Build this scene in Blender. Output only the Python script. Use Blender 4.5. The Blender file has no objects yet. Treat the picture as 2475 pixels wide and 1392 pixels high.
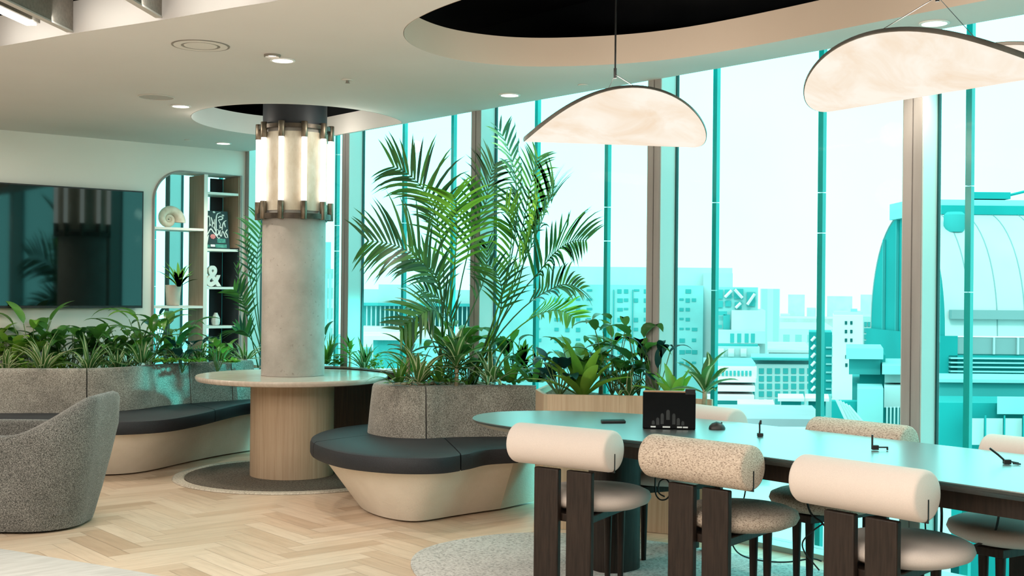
import bpy, bmesh, math, random
from mathutils import Vector, Matrix
from math import pi, sin, cos, sqrt, radians

random.seed(7)
col = bpy.context.scene.collection
sc = bpy.context.scene

# ------------------------------------------------------------------ camera model (also used to turn measured image points into room points)
F, TH, HV, CAMH = 2900.0, 0.0094, 7.8, 1.4
YAW = math.atan2(.642, .767)
SY, CY_ = sin(YAW), cos(YAW)

def ray(x, y):
    dx, dy = x - 1237.5, y - 696.0
    u = (dx + TH * dy) / F
    v = (dy - TH * dx - HV) / F
    return Vector((SY + u * CY_, CY_ - u * SY, -v))

def onz(x, y, z):
    r = ray(x, y)
    t = (z - CAMH) / r.z
    return Vector((r.x * t, r.y * t, z))

def onY(x, y, Y):
    r = ray(x, y)
    t = Y / r.y
    return Vector((r.x * t, Y, CAMH + r.z * t))

def onX(x, y, X):
    r = ray(x, y)
    t = X / r.x
    return Vector((X, r.y * t, CAMH + r.z * t))

def atd(x, y, d):
    r = ray(x, y)
    return Vector((r.x * d, r.y * d, CAMH + r.z * d))

RIGHT = Vector((CY_, -SY, 0))
FWD = Vector((SY, CY_, 0))

# ------------------------------------------------------------------ mesh helpers
class MB:
    def __init__(s):
        s.v = []; s.f = []; s.uv = []; s.has_uv = False; s.mi = []
        s.cur = 0
    def add(s, vs, fs, uvs=None):
        b = len(s.v)
        s.v.extend([tuple(p) for p in vs])
        for i, f in enumerate(fs):
            s.f.append(tuple(b + k for k in f)); s.mi.append(s.cur)
            if uvs is not None:
                s.has_uv = True
                s.uv.append([uvs[k] for k in f])
            else:
                s.uv.append([(0, 0)] * len(f))
        return s
    def box(s, x0, x1, y0, y1, z0, z1):
        v = [(x0, y0, z0), (x1, y0, z0), (x1, y1, z0), (x0, y1, z0), (x0, y0, z1), (x1, y0, z1), (x1, y1, z1), (x0, y1, z1)]
        return s.add(v, [(0, 3, 2, 1), (4, 5, 6, 7), (0, 1, 5, 4), (1, 2, 6, 5), (2, 3, 7, 6), (3, 0, 4, 7)])
    def obox(s, c, ax, ay, az):
        """box centred at c with half-axes ax, ay, az"""
        c = Vector(c); ax = Vector(ax); ay = Vector(ay); az = Vector(az)
        v = []
        for k in (-1, 1):
            for i, j in ((-1, -1), (1, -1), (1, 1), (-1, 1)):
                v.append(c + ax * i + ay * j + az * k)
        return s.add(v, [(0, 3, 2, 1), (4, 5, 6, 7), (0, 1, 5, 4), (1, 2, 6, 5), (2, 3, 7, 6), (3, 0, 4, 7)])
    def rings(s, rings, closed=True, cap0=True, cap1=True):
        n = len(rings[0]); b = len(s.v); fs = []; vs = []
        for r in rings: vs.extend(r)
        m = n if closed else n - 1
        for i in range(len(rings) - 1):
            for j in range(m):
                k = (j + 1) % n
                fs.append((i * n + j, i * n + k, (i + 1) * n + k, (i + 1) * n + j))
        if cap0: fs.append(tuple(range(n - 1, -1, -1)))
        if cap1: fs.append(tuple((len(rings) - 1) * n + j for j in range(n)))
        return s.add(vs, fs)
    def prism(s, poly, z0, z1):
        return s.rings([[(p[0], p[1], z0) for p in poly], [(p[0], p[1], z1) for p in poly]])
    def lathe(s, prof, n=32, c=(0, 0, 0), cap0=True, cap1=True):
        rs = [[(c[0] + r * cos(2 * pi * k / n), c[1] + r * sin(2 * pi * k / n), c[2] + z) for k in range(n)] for r, z in prof]
        return s.rings(rs, True, cap0, cap1)
    def tube(s, pts, r, n=8, cap=True):
        pts = [Vector(p) for p in pts]
        rs = []
        up = None
        for i, p in enumerate(pts):
            t = (pts[min(i + 1, len(pts) - 1)] - pts[max(i - 1, 0)])
            if t.length < 1e-9: t = Vector((0, 0, 1))
            t.normalize()
            if up is None:
                up = Vector((0, 0, 1)) if abs(t.z) < .9 else Vector((1, 0, 0))
            a = t.cross(up)
            if a.length < 1e-6: a = t.orthogonal()
            a.normalize(); bb = a.cross(t).normalized(); up = bb
            rr = r[i] if isinstance(r, (list, tuple)) else r
            rs.append([p + a * (rr * cos(2 * pi * k / n)) + bb * (rr * sin(2 * pi * k / n)) for k in range(n)])
        return s.rings(rs, True, cap, cap)
    def xform(s, M, start=0):
        for i in range(start, len(s.v)):
            s.v[i] = tuple(M @ Vector(s.v[i]))
        return s

def build(name, mb, mats, parent=None, smooth=35, world=False, bevel=0, recalc=True):
    me = bpy.data.meshes.new(name)
    me.from_pydata(mb.v, [], mb.f)
    if mb.has_uv:
        l = me.uv_layers.new(name='UVMap')
        flat = []
        for f in mb.uv:
            for p in f: flat.extend(p)
        l.data.foreach_set('uv', flat)
    if not isinstance(mats, (list, tuple)): mats = [mats]
    for m in mats: me.materials.append(m)
    if len(mats) > 1: me.polygons.foreach_set('material_index', mb.mi)
    if recalc:
        bm = bmesh.new(); bm.from_mesh(me)
        bmesh.ops.recalc_face_normals(bm, faces=bm.faces)
        bm.to_mesh(me); bm.free()
    if smooth:
        me.polygons.foreach_set('use_smooth', [True] * len(me.polygons))
        if smooth < 180: me.set_sharp_from_angle(angle=radians(smooth))
    me.update()
    o = bpy.data.objects.new(name, me); col.objects.link(o)
    if parent is not None:
        o.parent = parent
        if world: o.matrix_parent_inverse = parent.matrix_basis.inverted()
    if bevel:
        b = o.modifiers.new('bevel', 'BEVEL'); b.width = bevel; b.segments = 3; b.limit_method = 'ANGLE'; b.angle_limit = radians(50)
    return o

def tag(o, label=None, cat=None, group=None, kind=None):
    if label: o['label'] = label
    if cat: o['category'] = cat
    if group: o['group'] = group
    if kind: o['kind'] = kind
    return o

def empty(name, loc=(0, 0, 0), rz=0, label=None, cat=None, group=None, kind=None):
    o = bpy.data.objects.new(name, None); col.objects.link(o)
    o.empty_display_size = .1
    o.location = loc; o.rotation_euler = (0, 0, rz)
    o.matrix_basis  # keep evaluated
    return tag(o, label, cat, group, kind)

def dup(root, loc, rz, label, group=None):
    r = root.copy(); col.objects.link(r); r.location = loc; r.rotation_euler = (0, 0, rz)
    r['label'] = label
    if group: r['group'] = group
    for ch in [o for o in bpy.data.objects if o.parent == root]:
        c = ch.copy(); col.objects.link(c); c.parent = r
        for g in [o for o in bpy.data.objects if o.parent == ch]:
            d = g.copy(); col.objects.link(d); d.parent = c
    return r

def structure(name, mb, m, parent=None, **k):
    return tag(build(name, mb, m, parent, **k), kind='structure')

def cr(pts, n, closed=False):
    """Catmull-Rom through pts, n samples a span"""
    P = [Vector(p) for p in pts]; out = []
    N = len(P)
    for i in range(N if closed else N - 1):
        if closed: a, b, c, d = P[(i - 1) % N], P[i], P[(i + 1) % N], P[(i + 2) % N]
        else: a, b, c, d = P[max(i - 1, 0)], P[i], P[i + 1], P[min(i + 2, N - 1)]
        for k in range(n):
            t = k / n
            out.append(.5 * ((2 * b) + (c - a) * t + (2 * a - 5 * b + 4 * c - d) * t * t + (3 * b - a - 3 * c + d) * t ** 3))
    if not closed: out.append(P[-1])
    return out

def fill2d(outlines, extrude):
    """flat polygon with holes in XY, z from -extrude to +extrude"""
    cu = bpy.data.curves.new('outline', 'CURVE'); cu.dimensions = '2D'; cu.fill_mode = 'BOTH'; cu.extrude = extrude
    for o in outlines:
        sp = cu.splines.new('POLY'); sp.points.add(len(o) - 1)
        for p, q in zip(sp.points, o): p.co = (q[0], q[1], 0, 1)
        sp.use_cyclic_u = True
    ob = bpy.data.objects.new('outline', cu); col.objects.link(ob)
    dg = bpy.context.evaluated_depsgraph_get()
    me = bpy.data.meshes.new_from_object(ob.evaluated_get(dg))
    mb = MB(); mb.add([v.co.copy() for v in me.vertices], [tuple(p.vertices) for p in me.polygons])
    bpy.data.objects.remove(ob); bpy.data.curves.remove(cu); bpy.data.meshes.remove(me)
    return mb

# ------------------------------------------------------------------ materials
class NT:
    def __init__(s, name):
        s.m = bpy.data.materials.new(name); s.m.use_nodes = True
        s.t = s.m.node_tree; s.t.nodes.clear()
        s.out = s.t.nodes.new('ShaderNodeOutputMaterial')
    def n(s, typ, **k):
        nd = s.t.nodes.new(typ)
        for a, b in k.items():
            if a.startswith('i_'): nd.inputs[a[2:].replace('_', ' ')].default_value = b
            else: setattr(nd, a, b)
        return nd
    def l(s, a, b): s.t.links.new(a, b)
    def ramp(s, fac, stops, interp='LINEAR'):
        r = s.n('ShaderNodeValToRGB'); r.color_ramp.interpolation = interp
        e = r.color_ramp.elements
        while len(e) > 1: e.remove(e[-1])
        e[0].position = stops[0][0]; e[0].color = (*stops[0][1], 1)
        for p, c in stops[1:]:
            x = e.new(p); x.color = (*c, 1)
        s.l(fac, r.inputs[0]); return r.outputs[0]
    def noise(s, scale, detail=3, rough=.5, coord=None, dist=0):
        t = s.n('ShaderNodeTexNoise'); t.inputs['Scale'].default_value = scale; t.inputs['Detail'].default_value = detail
        t.inputs['Roughness'].default_value = rough; t.inputs['Distortion'].default_value = dist
        if coord is not None: s.l(coord, t.inputs['Vector'])
        return t.outputs['Fac']
    def obj(s, scale=(1, 1, 1)):
        g = s.n('ShaderNodeTexCoord'); mp = s.n('ShaderNodeMapping'); mp.inputs['Scale'].default_value = scale
        s.l(g.outputs['Object'], mp.inputs['Vector']); return mp.outputs[0]
    def pbsdf(s, color=(.5, .5, .5), rough=.5, metal=0, spec=.5, bump=None, bump_s=.2, bump_d=.01, **k):
        p = s.n('ShaderNodeBsdfPrincipled')
        if isinstance(color, tuple): p.inputs['Base Color'].default_value = (*color, 1)
        else: s.l(color, p.inputs['Base Color'])
        if isinstance(rough, (int, float)): p.inputs['Roughness'].default_value = rough
        else: s.l(rough, p.inputs['Roughness'])
        p.inputs['Metallic'].default_value = metal; p.inputs['Specular IOR Level'].default_value = spec
        for a, b in k.items(): p.inputs[a.replace('_', ' ')].default_value = b
        if bump is not None:
            b = s.n('ShaderNodeBump'); b.inputs['Strength'].default_value = bump_s; b.inputs['Distance'].default_value = bump_d
            s.l(bump, b.inputs['Height']); s.l(b.outputs[0], p.inputs['Normal'])
        return p
    def done(s, sh):
        s.l(sh.outputs[0] if hasattr(sh, 'outputs') else sh, s.out.inputs[0]); return s.m

def mix(c, d, t): return tuple(a + (b - a) * t for a, b in zip(c, d))
def hexc(r, g, b):
    f = lambda x: ((x / 255 + .055) / 1.055) ** 2.4 if x > 10 else x / 255 / 12.92
    return (f(r), f(g), f(b))

def m_noise(name, c0, c1, scale, rough=.6, spec=.4, bump=.1, detail=3, stretch=(1, 1, 1), lo=.35, hi=.65, metal=0, bd=.004):
    t = NT(name); v = t.obj(stretch); n = t.noise(scale, detail, coord=v)
    return t.done(t.pbsdf(t.ramp(n, [(lo, c0), (hi, c1)]), rough, metal, spec, bump=n if bump else None, bump_s=bump, bump_d=bd))

def m_emit(name, c, st, noise=None):
    t = NT(name); e = t.n('ShaderNodeEmission')
    if noise:
        n = t.noise(noise[0], 4, .6, t.obj(noise[2]), .6)
        t.l(t.ramp(n, [(.3, noise[1]), (.62, c)]), e.inputs[0])
    else: e.inputs[0].default_value = (*c, 1)
    e.inputs[1].default_value = st
    return t.done(e)

M = {}
M['ceiling'] = m_noise('ceiling_paint', (.62, .60, .575), (.64, .62, .595), 1.3, .9, .1, 0)
M['wall'] = m_noise('wall_paint', (.72, .70, .65), (.75, .73, .68), 1.1, .85, .15, .02)
M['reveal_white'] = m_noise('reveal_paint', (.85, .83, .80), (.88, .86, .83), 2, .8, .2, 0)
M['reveal_tan'] = m_noise('reveal_tan_warmed', (.60, .515, .43), (.62, .535, .45), 2, .8, .2, 0)  # warm light of the pendants put into the tan
M['reveal_grey'] = m_noise('reveal_grey_paint', (.42, .405, .38), (.45, .43, .405), 2, .8, .2, 0)
M['void'] = m_noise('void_paint', (.006, .008, .010), (.012, .014, .016), 3, .8, .2, 0)
M['felt'] = m_noise('felt_baffle', (.20, .185, .16), (.24, .22, .19), 60, .95, .1, .1)
M['concrete'] = (lambda: None)()

def concrete():
    t = NT('concrete'); v = t.obj()
    n = t.noise(3, 6, .62, v); n2 = t.noise(38, 3, .6, v)
    c = t.ramp(n, [(.3, (.33, .305, .27)), (.5, (.42, .395, .36)), (.7, (.51, .485, .45))])
    mx = t.n('ShaderNodeMix', data_type='RGBA', blend_type='MULTIPLY'); mx.inputs[0].default_value = 1
    t.l(c, mx.inputs[6]); t.l(t.ramp(n2, [(.24, (.6, .57, .53)), (.36, (1, 1, 1))]), mx.inputs[7])
    return t.done(t.pbsdf(mx.outputs[2], .75, 0, .3, bump=n2, bump_s=.15))
M['concrete'] = concrete()

def plaster():
    t = NT('plaster_base'); v = t.obj()
    n = t.noise(2.2, 5, .6, v); n2 = t.noise(90, 2, .5, v)
    return t.done(t.pbsdf(t.ramp(n, [(.3, (.64, .585, .50)), (.7, (.76, .71, .63))]), .9, 0, .2, bump=n2, bump_s=.35, bump_d=.006))
M['plaster'] = plaster()

def heather(name, c0, c1, c2, fine=420, blot=6):
    t = NT(name); v = t.obj()
    n = t.noise(fine, 2, .7, v); b = t.noise(blot, 4, .6, v)
    a = t.ramp(n, [(.38, c0), (.5, c1), (.62, c2)])
    mx = t.n('ShaderNodeMix', data_type='RGBA', blend_type='MULTIPLY'); mx.inputs[0].default_value = 1
    t.l(a, mx.inputs[6]); t.l(t.ramp(b, [(.3, (.72, .72, .72)), (.7, (1.15, 1.15, 1.15))]), mx.inputs[7])
    return t.done(t.pbsdf(mx.outputs[2], .95, 0, .15, bump=n, bump_s=.4, bump_d=.004, **{'Sheen_Weight': .25}))
M['back_fabric'] = heather('bench_back_fabric', (.13, .12, .105), (.25, .235, .205), (.40, .38, .34), 170, 5)
M['seat_fabric'] = m_noise('bench_seat_fabric', (.010, .012, .016), (.020, .023, .029), 260, .6, .4, .25)
M['arm_fabric'] = heather('armchair_fabric', (.04, .041, .038), (.115, .115, .105), (.26, .255, .24), 200, 3)
M['cream_fabric'] = m_noise('cream_fabric', (.56, .50, .465), (.61, .55, .51), 420, .9, .2, .08)
M['speckled_fabric'] = (lambda t: t.done(t.pbsdf(t.ramp(t.noise(210, 2, .7, t.obj((1, .5, 1))), [(.33, (.19, .15, .12)), (.45, (.43, .36, .295)), (.62, (.57, .495, .42))]), .95, 0, .15, bump=t.noise(260, 2, .6, t.obj()), bump_s=.3, bump_d=.004)))(NT('speckled_boucle'))
M['dark_wood'] = m_noise('dark_stained_wood', (.011, .0066, .0046), (.024, .0148, .0105), 14, .5, .3, .05, stretch=(6, 6, .5))
M['panel_wood'] = m_noise('shadow_wood_panel', (.035, .020, .012), (.065, .038, .022), 9, .5, .4, .05, stretch=(6, 6, .4))

def lacquer():
    """dark lacquer whose sheen grows toward grazing angles"""
    t = NT('dark_lacquered_table'); v = t.obj((1, .15, 1)); n = t.noise(6, 3, .5, v)
    d = t.n('ShaderNodeBsdfDiffuse'); t.l(t.ramp(n, [(.35, (.012, .022, .022)), (.65, (.020, .032, .032))]), d.inputs[0])
    g = t.n('ShaderNodeBsdfGlossy'); g.inputs['Roughness'].default_value = .30; g.inputs[0].default_value = (1, 1, 1, 1)
    lw = t.n('ShaderNodeLayerWeight'); lw.inputs[0].default_value = .5
    p = t.n('ShaderNodeMath', operation='POWER'); t.l(lw.outputs['Facing'], p.inputs[0]); p.inputs[1].default_value = 3.5
    m = t.n('ShaderNodeMath', operation='MULTIPLY_ADD'); t.l(p.outputs[0], m.inputs[0]); m.inputs[1].default_value = .80; m.inputs[2].default_value = .04
    mx = t.n('ShaderNodeMixShader'); t.l(m.outputs[0], mx.inputs[0]); t.l(d.outputs[0], mx.inputs[1]); t.l(g.outputs[0], mx.inputs[2])
    return t.done(mx)
M['table_top'] = lacquer()

def oak(name, c0, c1, c2, stretch, sc=7, rough=.5):
    t = NT(name); v = t.obj(stretch); n = t.noise(sc, 4, .6, v, .3)
    return t.done(t.pbsdf(t.ramp(n, [(.3, c0), (.5, c1), (.7, c2)]), rough, 0, .4, bump=n, bump_s=.06))
M['oak_v'] = oak('pale_oak_vertical', (.40, .285, .185), (.47, .345, .235), (.52, .395, .275), (9, 9, .25))
M['oak_top'] = oak('pale_oak_table', (.46, .39, .325), (.54, .465, .40), (.60, .53, .46), (1, 6, 1), 7, .22)
M['oak_shelf'] = oak('shelf_oak', (.27, .20, .14), (.33, .25, .18), (.38, .29, .21), (8, 8, .4))
M['shelf_white'] = m_noise('shelf_edge_paint', (.70, .68, .64), (.74, .72, .68), 3, .5, .3, 0)
M['bronze'] = m_noise('aged_bronze', (.15, .12, .085), (.24, .20, .15), 20, .4, .5, .05, metal=.75)
M['bronze_dark'] = m_noise('dark_bronze', (.05, .038, .028), (.09, .07, .05), 20, .4, .5, .05, metal=.5)
M['dark_metal'] = m_noise('dark_column_collar', (.02, .024, .03), (.03, .034, .042), 4, .5, .4, 0)
M['led'] = m_emit('led_tube', (1, .94, .85), 2.6)
M['down'] = m_emit('downlight_lens', (1, .93, .84), 8)
M['batten'] = m_emit('batten_lens', (1, .97, .9), 7)
M['pendant'] = m_emit('alabaster_shade', (1.0, .92, .80), 1.02, (3.2, (.92, .74, .56), (1, 1.6, 2)))
M['pend_rim'] = m_noise('pendant_rim', (.13, .125, .11), (.18, .17, .15), 8, .4, .5, 0)
M['black'] = m_noise('black_plastic', (.006, .007, .008), (.012, .013, .014), 30, .45, .5, 0)
M['black_gloss'] = m_noise('black_gloss', (.003, .004, .005), (.005, .006, .007), 5, .3, .12, 0)
M['tv_screen'] = m_noise('tv_glass', (.001, .003, .003), (.002, .004, .004), 2, .045, .5, 0)
M['tv_screen'].node_tree.nodes['Principled BSDF'].inputs['Specular Tint'].default_value = (.75, 1, .99, 1)
M['grille'] = m_noise('vent_grey', (.018, .022, .024), (.03, .034, .036), 30, .4, .5, 0)
M['copper_edge'] = m_noise('copper_edge', (.45, .27, .16), (.55, .34, .2), 8, .35, .5, 0, metal=.4)
M['white_plastic'] = m_noise('white_plastic', (.75, .75, .73), (.8, .8, .78), 4, .4, .4, 0)
M['white_mark'] = m_noise('white_mark', (.7, .75, .75), (.8, .85, .85), 4, .5, .4, 0)
M['mullion'] = m_noise('mullion_grey', (.28, .272, .262), (.34, .33, .32), 5, .5, .4, .02, stretch=(3, 3, .3))
M['mint'] = m_noise('mullion_side_lit', (.42, .56, .54), (.48, .61, .59), 1.2, .35, .4, 0)  # teal window light on the post sides, put into the colour
M['gasket'] = m_noise('gasket', (.004, .05, .05), (.006, .07, .07), 3, .5, .4, 0)
M['fin'] = m_noise('glass_fin', (.002, .31, .305), (.006, .39, .38), 1.4, .25, .5, 0, stretch=(1, 1, .5))
M['shell'] = m_noise('ammonite_shell', (.52, .46, .36), (.66, .60, .50), 22, .7, .3, .2)
M['pot'] = m_noise('pink_stone_pot', (.50, .38, .31), (.60, .47, .39), 6, .7, .3, .05)
M['amp'] = m_noise('chalk_white', (.66, .66, .64), (.74, .74, .72), 10, .6, .3, .05)
M['soil'] = m_noise('bark_soil', (.03, .02, .012), (.22, .16, .10), 60, .95, .1, .6, detail=5, bd=.02)
M['chips'] = m_noise('bark_chip', (.30, .23, .15), (.50, .40, .28), 30, .9, .2, .2)
M['stem'] = m_noise('plant_stem', (.08, .15, .05), (.14, .22, .08), 20, .6, .3, .05)
M['cane'] = m_noise('cane_stem', (.28, .24, .15), (.40, .35, .24), 30, .8, .3, .2)
M['hidden_wall'] = m_noise('room_wall', (.70, .66, .60), (.72, .68, .62), 1, .9, .1, 0)
M['speaker'] = m_noise('speaker_mesh', (.42, .40, .37), (.46, .44, .41), 300, .8, .2, .2)
M['diff_groove'] = m_noise('diffuser_slot', (.22, .205, .18), (.26, .24, .21), 8, .8, .2, 0)
M['diff_plate'] = m_noise('diffuser_plate', (.62, .59, .55), (.64, .61, .57), 3, .8, .2, 0)

def glass():
    t = NT('window_glass')
    tr = t.n('ShaderNodeBsdfTransparent'); tr.inputs[0].default_value = (.93, 1, .995, 1)
    gl = t.n('ShaderNodeBsdfGlossy'); gl.inputs['Roughness'].default_value = .0; gl.inputs[0].default_value = (.8, 1, .98, 1)
    lw = t.n('ShaderNodeLayerWeight'); lw.inputs[0].default_value = .18
    mt = t.n('ShaderNodeMath', operation='MULTIPLY'); t.l(lw.outputs['Fresnel'], mt.inputs[0]); mt.inputs[1].default_value = .06
    mx = t.n('ShaderNodeMixShader'); t.l(mt.outputs[0], mx.inputs[0]); t.l(tr.outputs[0], mx.inputs[1]); t.l(gl.outputs[0], mx.inputs[2])
    return t.done(mx)
M['glass'] = glass()

def diffuser():
    t = NT('alabaster_sleeve'); v = t.obj((1, 1, .5)); n = t.noise(9, 5, .65, v)
    p = t.pbsdf(t.ramp(n, [(.3, (.60, .50, .36)), (.65, (.80, .74, .62))]), .5, 0, .4)
    p.inputs['Emission Color'].default_value = (1, .86, .62, 1); p.inputs['Emission Strength'].default_value = .0
    return t.done(p)
M['sleeve'] = diffuser()

def floor_mat():
    t = NT('herringbone_oak')
    uv = t.n('ShaderNodeUVMap'); mp = t.n('ShaderNodeMapping'); mp.inputs['Scale'].default_value = (3, 26, 1)
    geo = t.n('ShaderNodeNewGeometry'); cmb = t.n('ShaderNodeCombineXYZ')
    mul = t.n('ShaderNodeMath', operation='MULTIPLY'); mul.inputs[1].default_value = 57
    t.l(geo.outputs['Random Per Island'], mul.inputs[0]); t.l(mul.outputs[0], cmb.inputs[0]); t.l(mul.outputs[0], cmb.inputs[1])
    t.l(uv.outputs[0], mp.inputs['Vector']); t.l(cmb.outputs[0], mp.inputs['Location'])
    n = t.noise(1, 4, .6, mp.outputs[0], .4)
    base = t.ramp(geo.outputs['Random Per Island'], [(0, (.50, .36, .25)), (.35, (.62, .475, .35)), (.7, (.69, .555, .43)), (1, (.57, .43, .31))])
    mx = t.n('ShaderNodeMix', data_type='RGBA', blend_type='MULTIPLY'); mx.inputs[0].default_value = 1
    t.l(base, mx.inputs[6]); t.l(t.ramp(n, [(.3, (.90, .88, .86)), (.6, (1.04, 1.04, 1.04))]), mx.inputs[7])
    return t.done(t.pbsdf(mx.outputs[2], .38, 0, .45, bump=n, bump_s=.05))
M['floor'] = floor_mat()

def rug(name, c0, c1, c2, sc=70):
    t = NT(name); v = t.obj(); n = t.noise(sc, 4, .75, v)
    return t.done(t.pbsdf(t.ramp(n, [(.36, c0), (.47, c1), (.6, c2)]), .98, 0, .1, bump=n, bump_s=.7, bump_d=.01))
M['rug_grey'] = rug('speckled_rug', (.26, .26, .25), (.48, .48, .465), (.60, .60, .58), 60)
M['rug_light'] = m_noise('pale_grey_rug', (.48, .45, .43), (.57, .54, .52), 5, .95, .1, .2, stretch=(1, 5, 1))
M['rug_dark'] = rug('dark_loop_rug', (.06, .05, .042), (.13, .11, .09), (.20, .175, .145), 80)
M['rug_cream'] = rug('cream_loop_border', (.32, .28, .22), (.52, .47, .39), (.66, .60, .52), 80)

def leafmat(name, dark, light, edge=None, mid=None, trans=.35, rough=.38):
    t = NT(name)
    geo = t.n('ShaderNodeNewGeometry'); uv = t.n('ShaderNodeUVMap'); sp = t.n('ShaderNodeSeparateXYZ'); t.l(uv.outputs[0], sp.inputs[0])
    c = t.ramp(geo.outputs['Random Per Island'], [(0, dark), (.55, mix(dark, light, .45)), (1, light)])
    if edge or mid:
        a = t.n('ShaderNodeMath', operation='SUBTRACT'); t.l(sp.outputs[0], a.inputs[0]); a.inputs[1].default_value = .5
        b = t.n('ShaderNodeMath', operation='ABSOLUTE'); t.l(a.outputs[0], b.inputs[0])
        f = t.ramp(b.outputs[0], [(.30, (0, 0, 0)), (.36, (1, 1, 1))] if edge else [(.06, (1, 1, 1)), (.13, (0, 0, 0))])
        mx = t.n('ShaderNodeMix', data_type='RGBA'); t.l(f, mx.inputs[0]); t.l(c, mx.inputs[6]); mx.inputs[7].default_value = (*(edge or mid), 1)
        c = mx.outputs[2]
    p = t.pbsdf(c, rough, 0, .5)
    tl = t.n('ShaderNodeBsdfTranslucent'); t.l(c, tl.inputs[0])
    ms = t.n('ShaderNodeMixShader'); ms.inputs[0].default_value = trans
    t.l(p.outputs[0], ms.inputs[1]); t.l(tl.outputs[0], ms.inputs[2])
    return t.done(ms)
M['lf_vari'] = leafmat('variegated_leaf', (.035, .11, .025), (.10, .23, .05), edge=(.62, .64, .38))
M['lf_dark'] = leafmat('dark_glossy_leaf', (.018, .085, .022), (.075, .25, .04), rough=.28)
M['lf_mid'] = leafmat('mid_green_leaf', (.035, .13, .02), (.14, .34, .04))
M['lf_bright'] = leafmat('bright_green_leaf', (.09, .24, .025), (.27, .48, .06))
M['lf_palm'] = leafmat('palm_leaflet', (.010, .060, .030), (.075, .24, .045), trans=.3)
M['lf_palm_b'] = leafmat('palm_leaflet_bright', (.07, .24, .02), (.30, .56, .06), trans=.62)
M['lf_stripe'] = leafmat('striped_leaf', (.03, .11, .03), (.09, .24, .06), mid=(.55, .62, .35))
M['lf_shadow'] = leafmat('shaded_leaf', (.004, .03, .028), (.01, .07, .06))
# city
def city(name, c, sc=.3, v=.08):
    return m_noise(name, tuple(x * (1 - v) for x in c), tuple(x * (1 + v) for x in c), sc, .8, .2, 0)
M['c_white'] = city('city_white', (0.800, 0.616, 0.608))
M['c_pale'] = city('city_pale', (0.440, 0.484, 0.476))
M['c_light'] = city('city_light', (0.250, 0.437, 0.433))
M['c_mid'] = city('city_mid', (0.045, 0.281, 0.277))
M['c_teal'] = city('city_teal', (0.008, 0.226, 0.222))
M['c_dark'] = city('city_dark', (0.004, 0.101, 0.101))
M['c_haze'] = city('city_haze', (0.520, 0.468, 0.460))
M['c_roof'] = city('city_roof_metal', (0.520, 0.484, 0.476))
M['c_lilac'] = city('city_lilac', (0.420, 0.351, 0.367))
M['c_grey'] = city('city_grey', (0.220, 0.257, 0.257))
M['c_ground'] = m_noise('city_ground', (.14, .28, .277), (.55, .49, .48), .06, .9, .1, 0, detail=6)
def grid_mat(name, wall, win, sx, sz, fx=.55, fz=.55):
    """windows as a surface pattern, for buildings too far off to build each window"""
    t = NT(name); v = t.obj((sx, sx, sz)); sp = t.n('ShaderNodeSeparateXYZ'); t.l(v, sp.inputs[0])
    def cell(o, f):
        a = t.n('ShaderNodeMath', operation='FRACT'); t.l(o, a.inputs[0])
        b = t.n('ShaderNodeMath', operation='LESS_THAN'); t.l(a.outputs[0], b.inputs[0]); b.inputs[1].default_value = f
        return b.outputs[0]
    m = t.n('ShaderNodeMath', operation='MULTIPLY'); t.l(cell(sp.outputs[0], fx), m.inputs[0]); t.l(cell(sp.outputs[2], fz), m.inputs[1])
    mx = t.n('ShaderNodeMix', data_type='RGBA'); t.l(m.outputs[0], mx.inputs[0]); mx.inputs[6].default_value = (*wall, 1); mx.inputs[7].default_value = (*win, 1)
    return t.done(t.pbsdf(mx.outputs[2], .8, 0, .2))
M['c_grid'] = grid_mat('city_far_windows', (.48, .47, .46), (.26, .38, .37), .5, .33)
M['c_slats'] = grid_mat('city_slats', (.46, .46, .455), (.36, .43, .425), .8, .001, .5, 2)

# ================================================================== ROOM
ZC = 2.68
WX = 5.28          # room face of the window posts
TVY = 10.21        # face of the television wall
# herringbone floor, one loose face a plank
mb = MB(); W_, n_ = .12, 5
x0, x1, y0, y1 = -3.2, 5.47, 1.0, 10.2
def plank(ax, ay, bx, by, horiz):
    cx0, cx1, cy0, cy1 = max(ax, x0), min(bx, x1), max(ay, y0), min(by, y1)
    if cx1 - cx0 < .004 or cy1 - cy0 < .004: return
    g = .0008
    v = [(cx0 + g, cy0 + g, 0), (cx1 - g, cy0 + g, 0), (cx1 - g, cy1 - g, 0), (cx0 + g, cy1 - g, 0)]
    if horiz: uv = [(p[0] - ax, p[1] - ay) for p in v]
    else: uv = [(p[1] - ay, p[0] - ax) for p in v]
    mb.add(v, [(0, 1, 2, 3)], uv)
for yy in range(int(y0 / W_) - 6, int(y1 / W_) + 7):
    for k in range(-16, 16):
        xx = yy + 2 * n_ * k
        plank(xx * W_, yy * W_, (xx + n_) * W_, (yy + 1) * W_, True)
for xx in range(int(x0 / W_) - 6, int(x1 / W_) + 7):
    for k in range(-16, 16):
        yy = xx - 2 * n_ + 1 + 2 * n_ * k
        plank(xx * W_, yy * W_, (xx + 1) * W_, (yy + n_) * W_, False)
structure('floor', mb, M['floor'], smooth=0)
mb = MB(); mb.box(-8, 5.5, -5, 15.2, -.3, -.006)
structure('floor_slab', mb, M['oak_shelf'], smooth=0)

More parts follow.
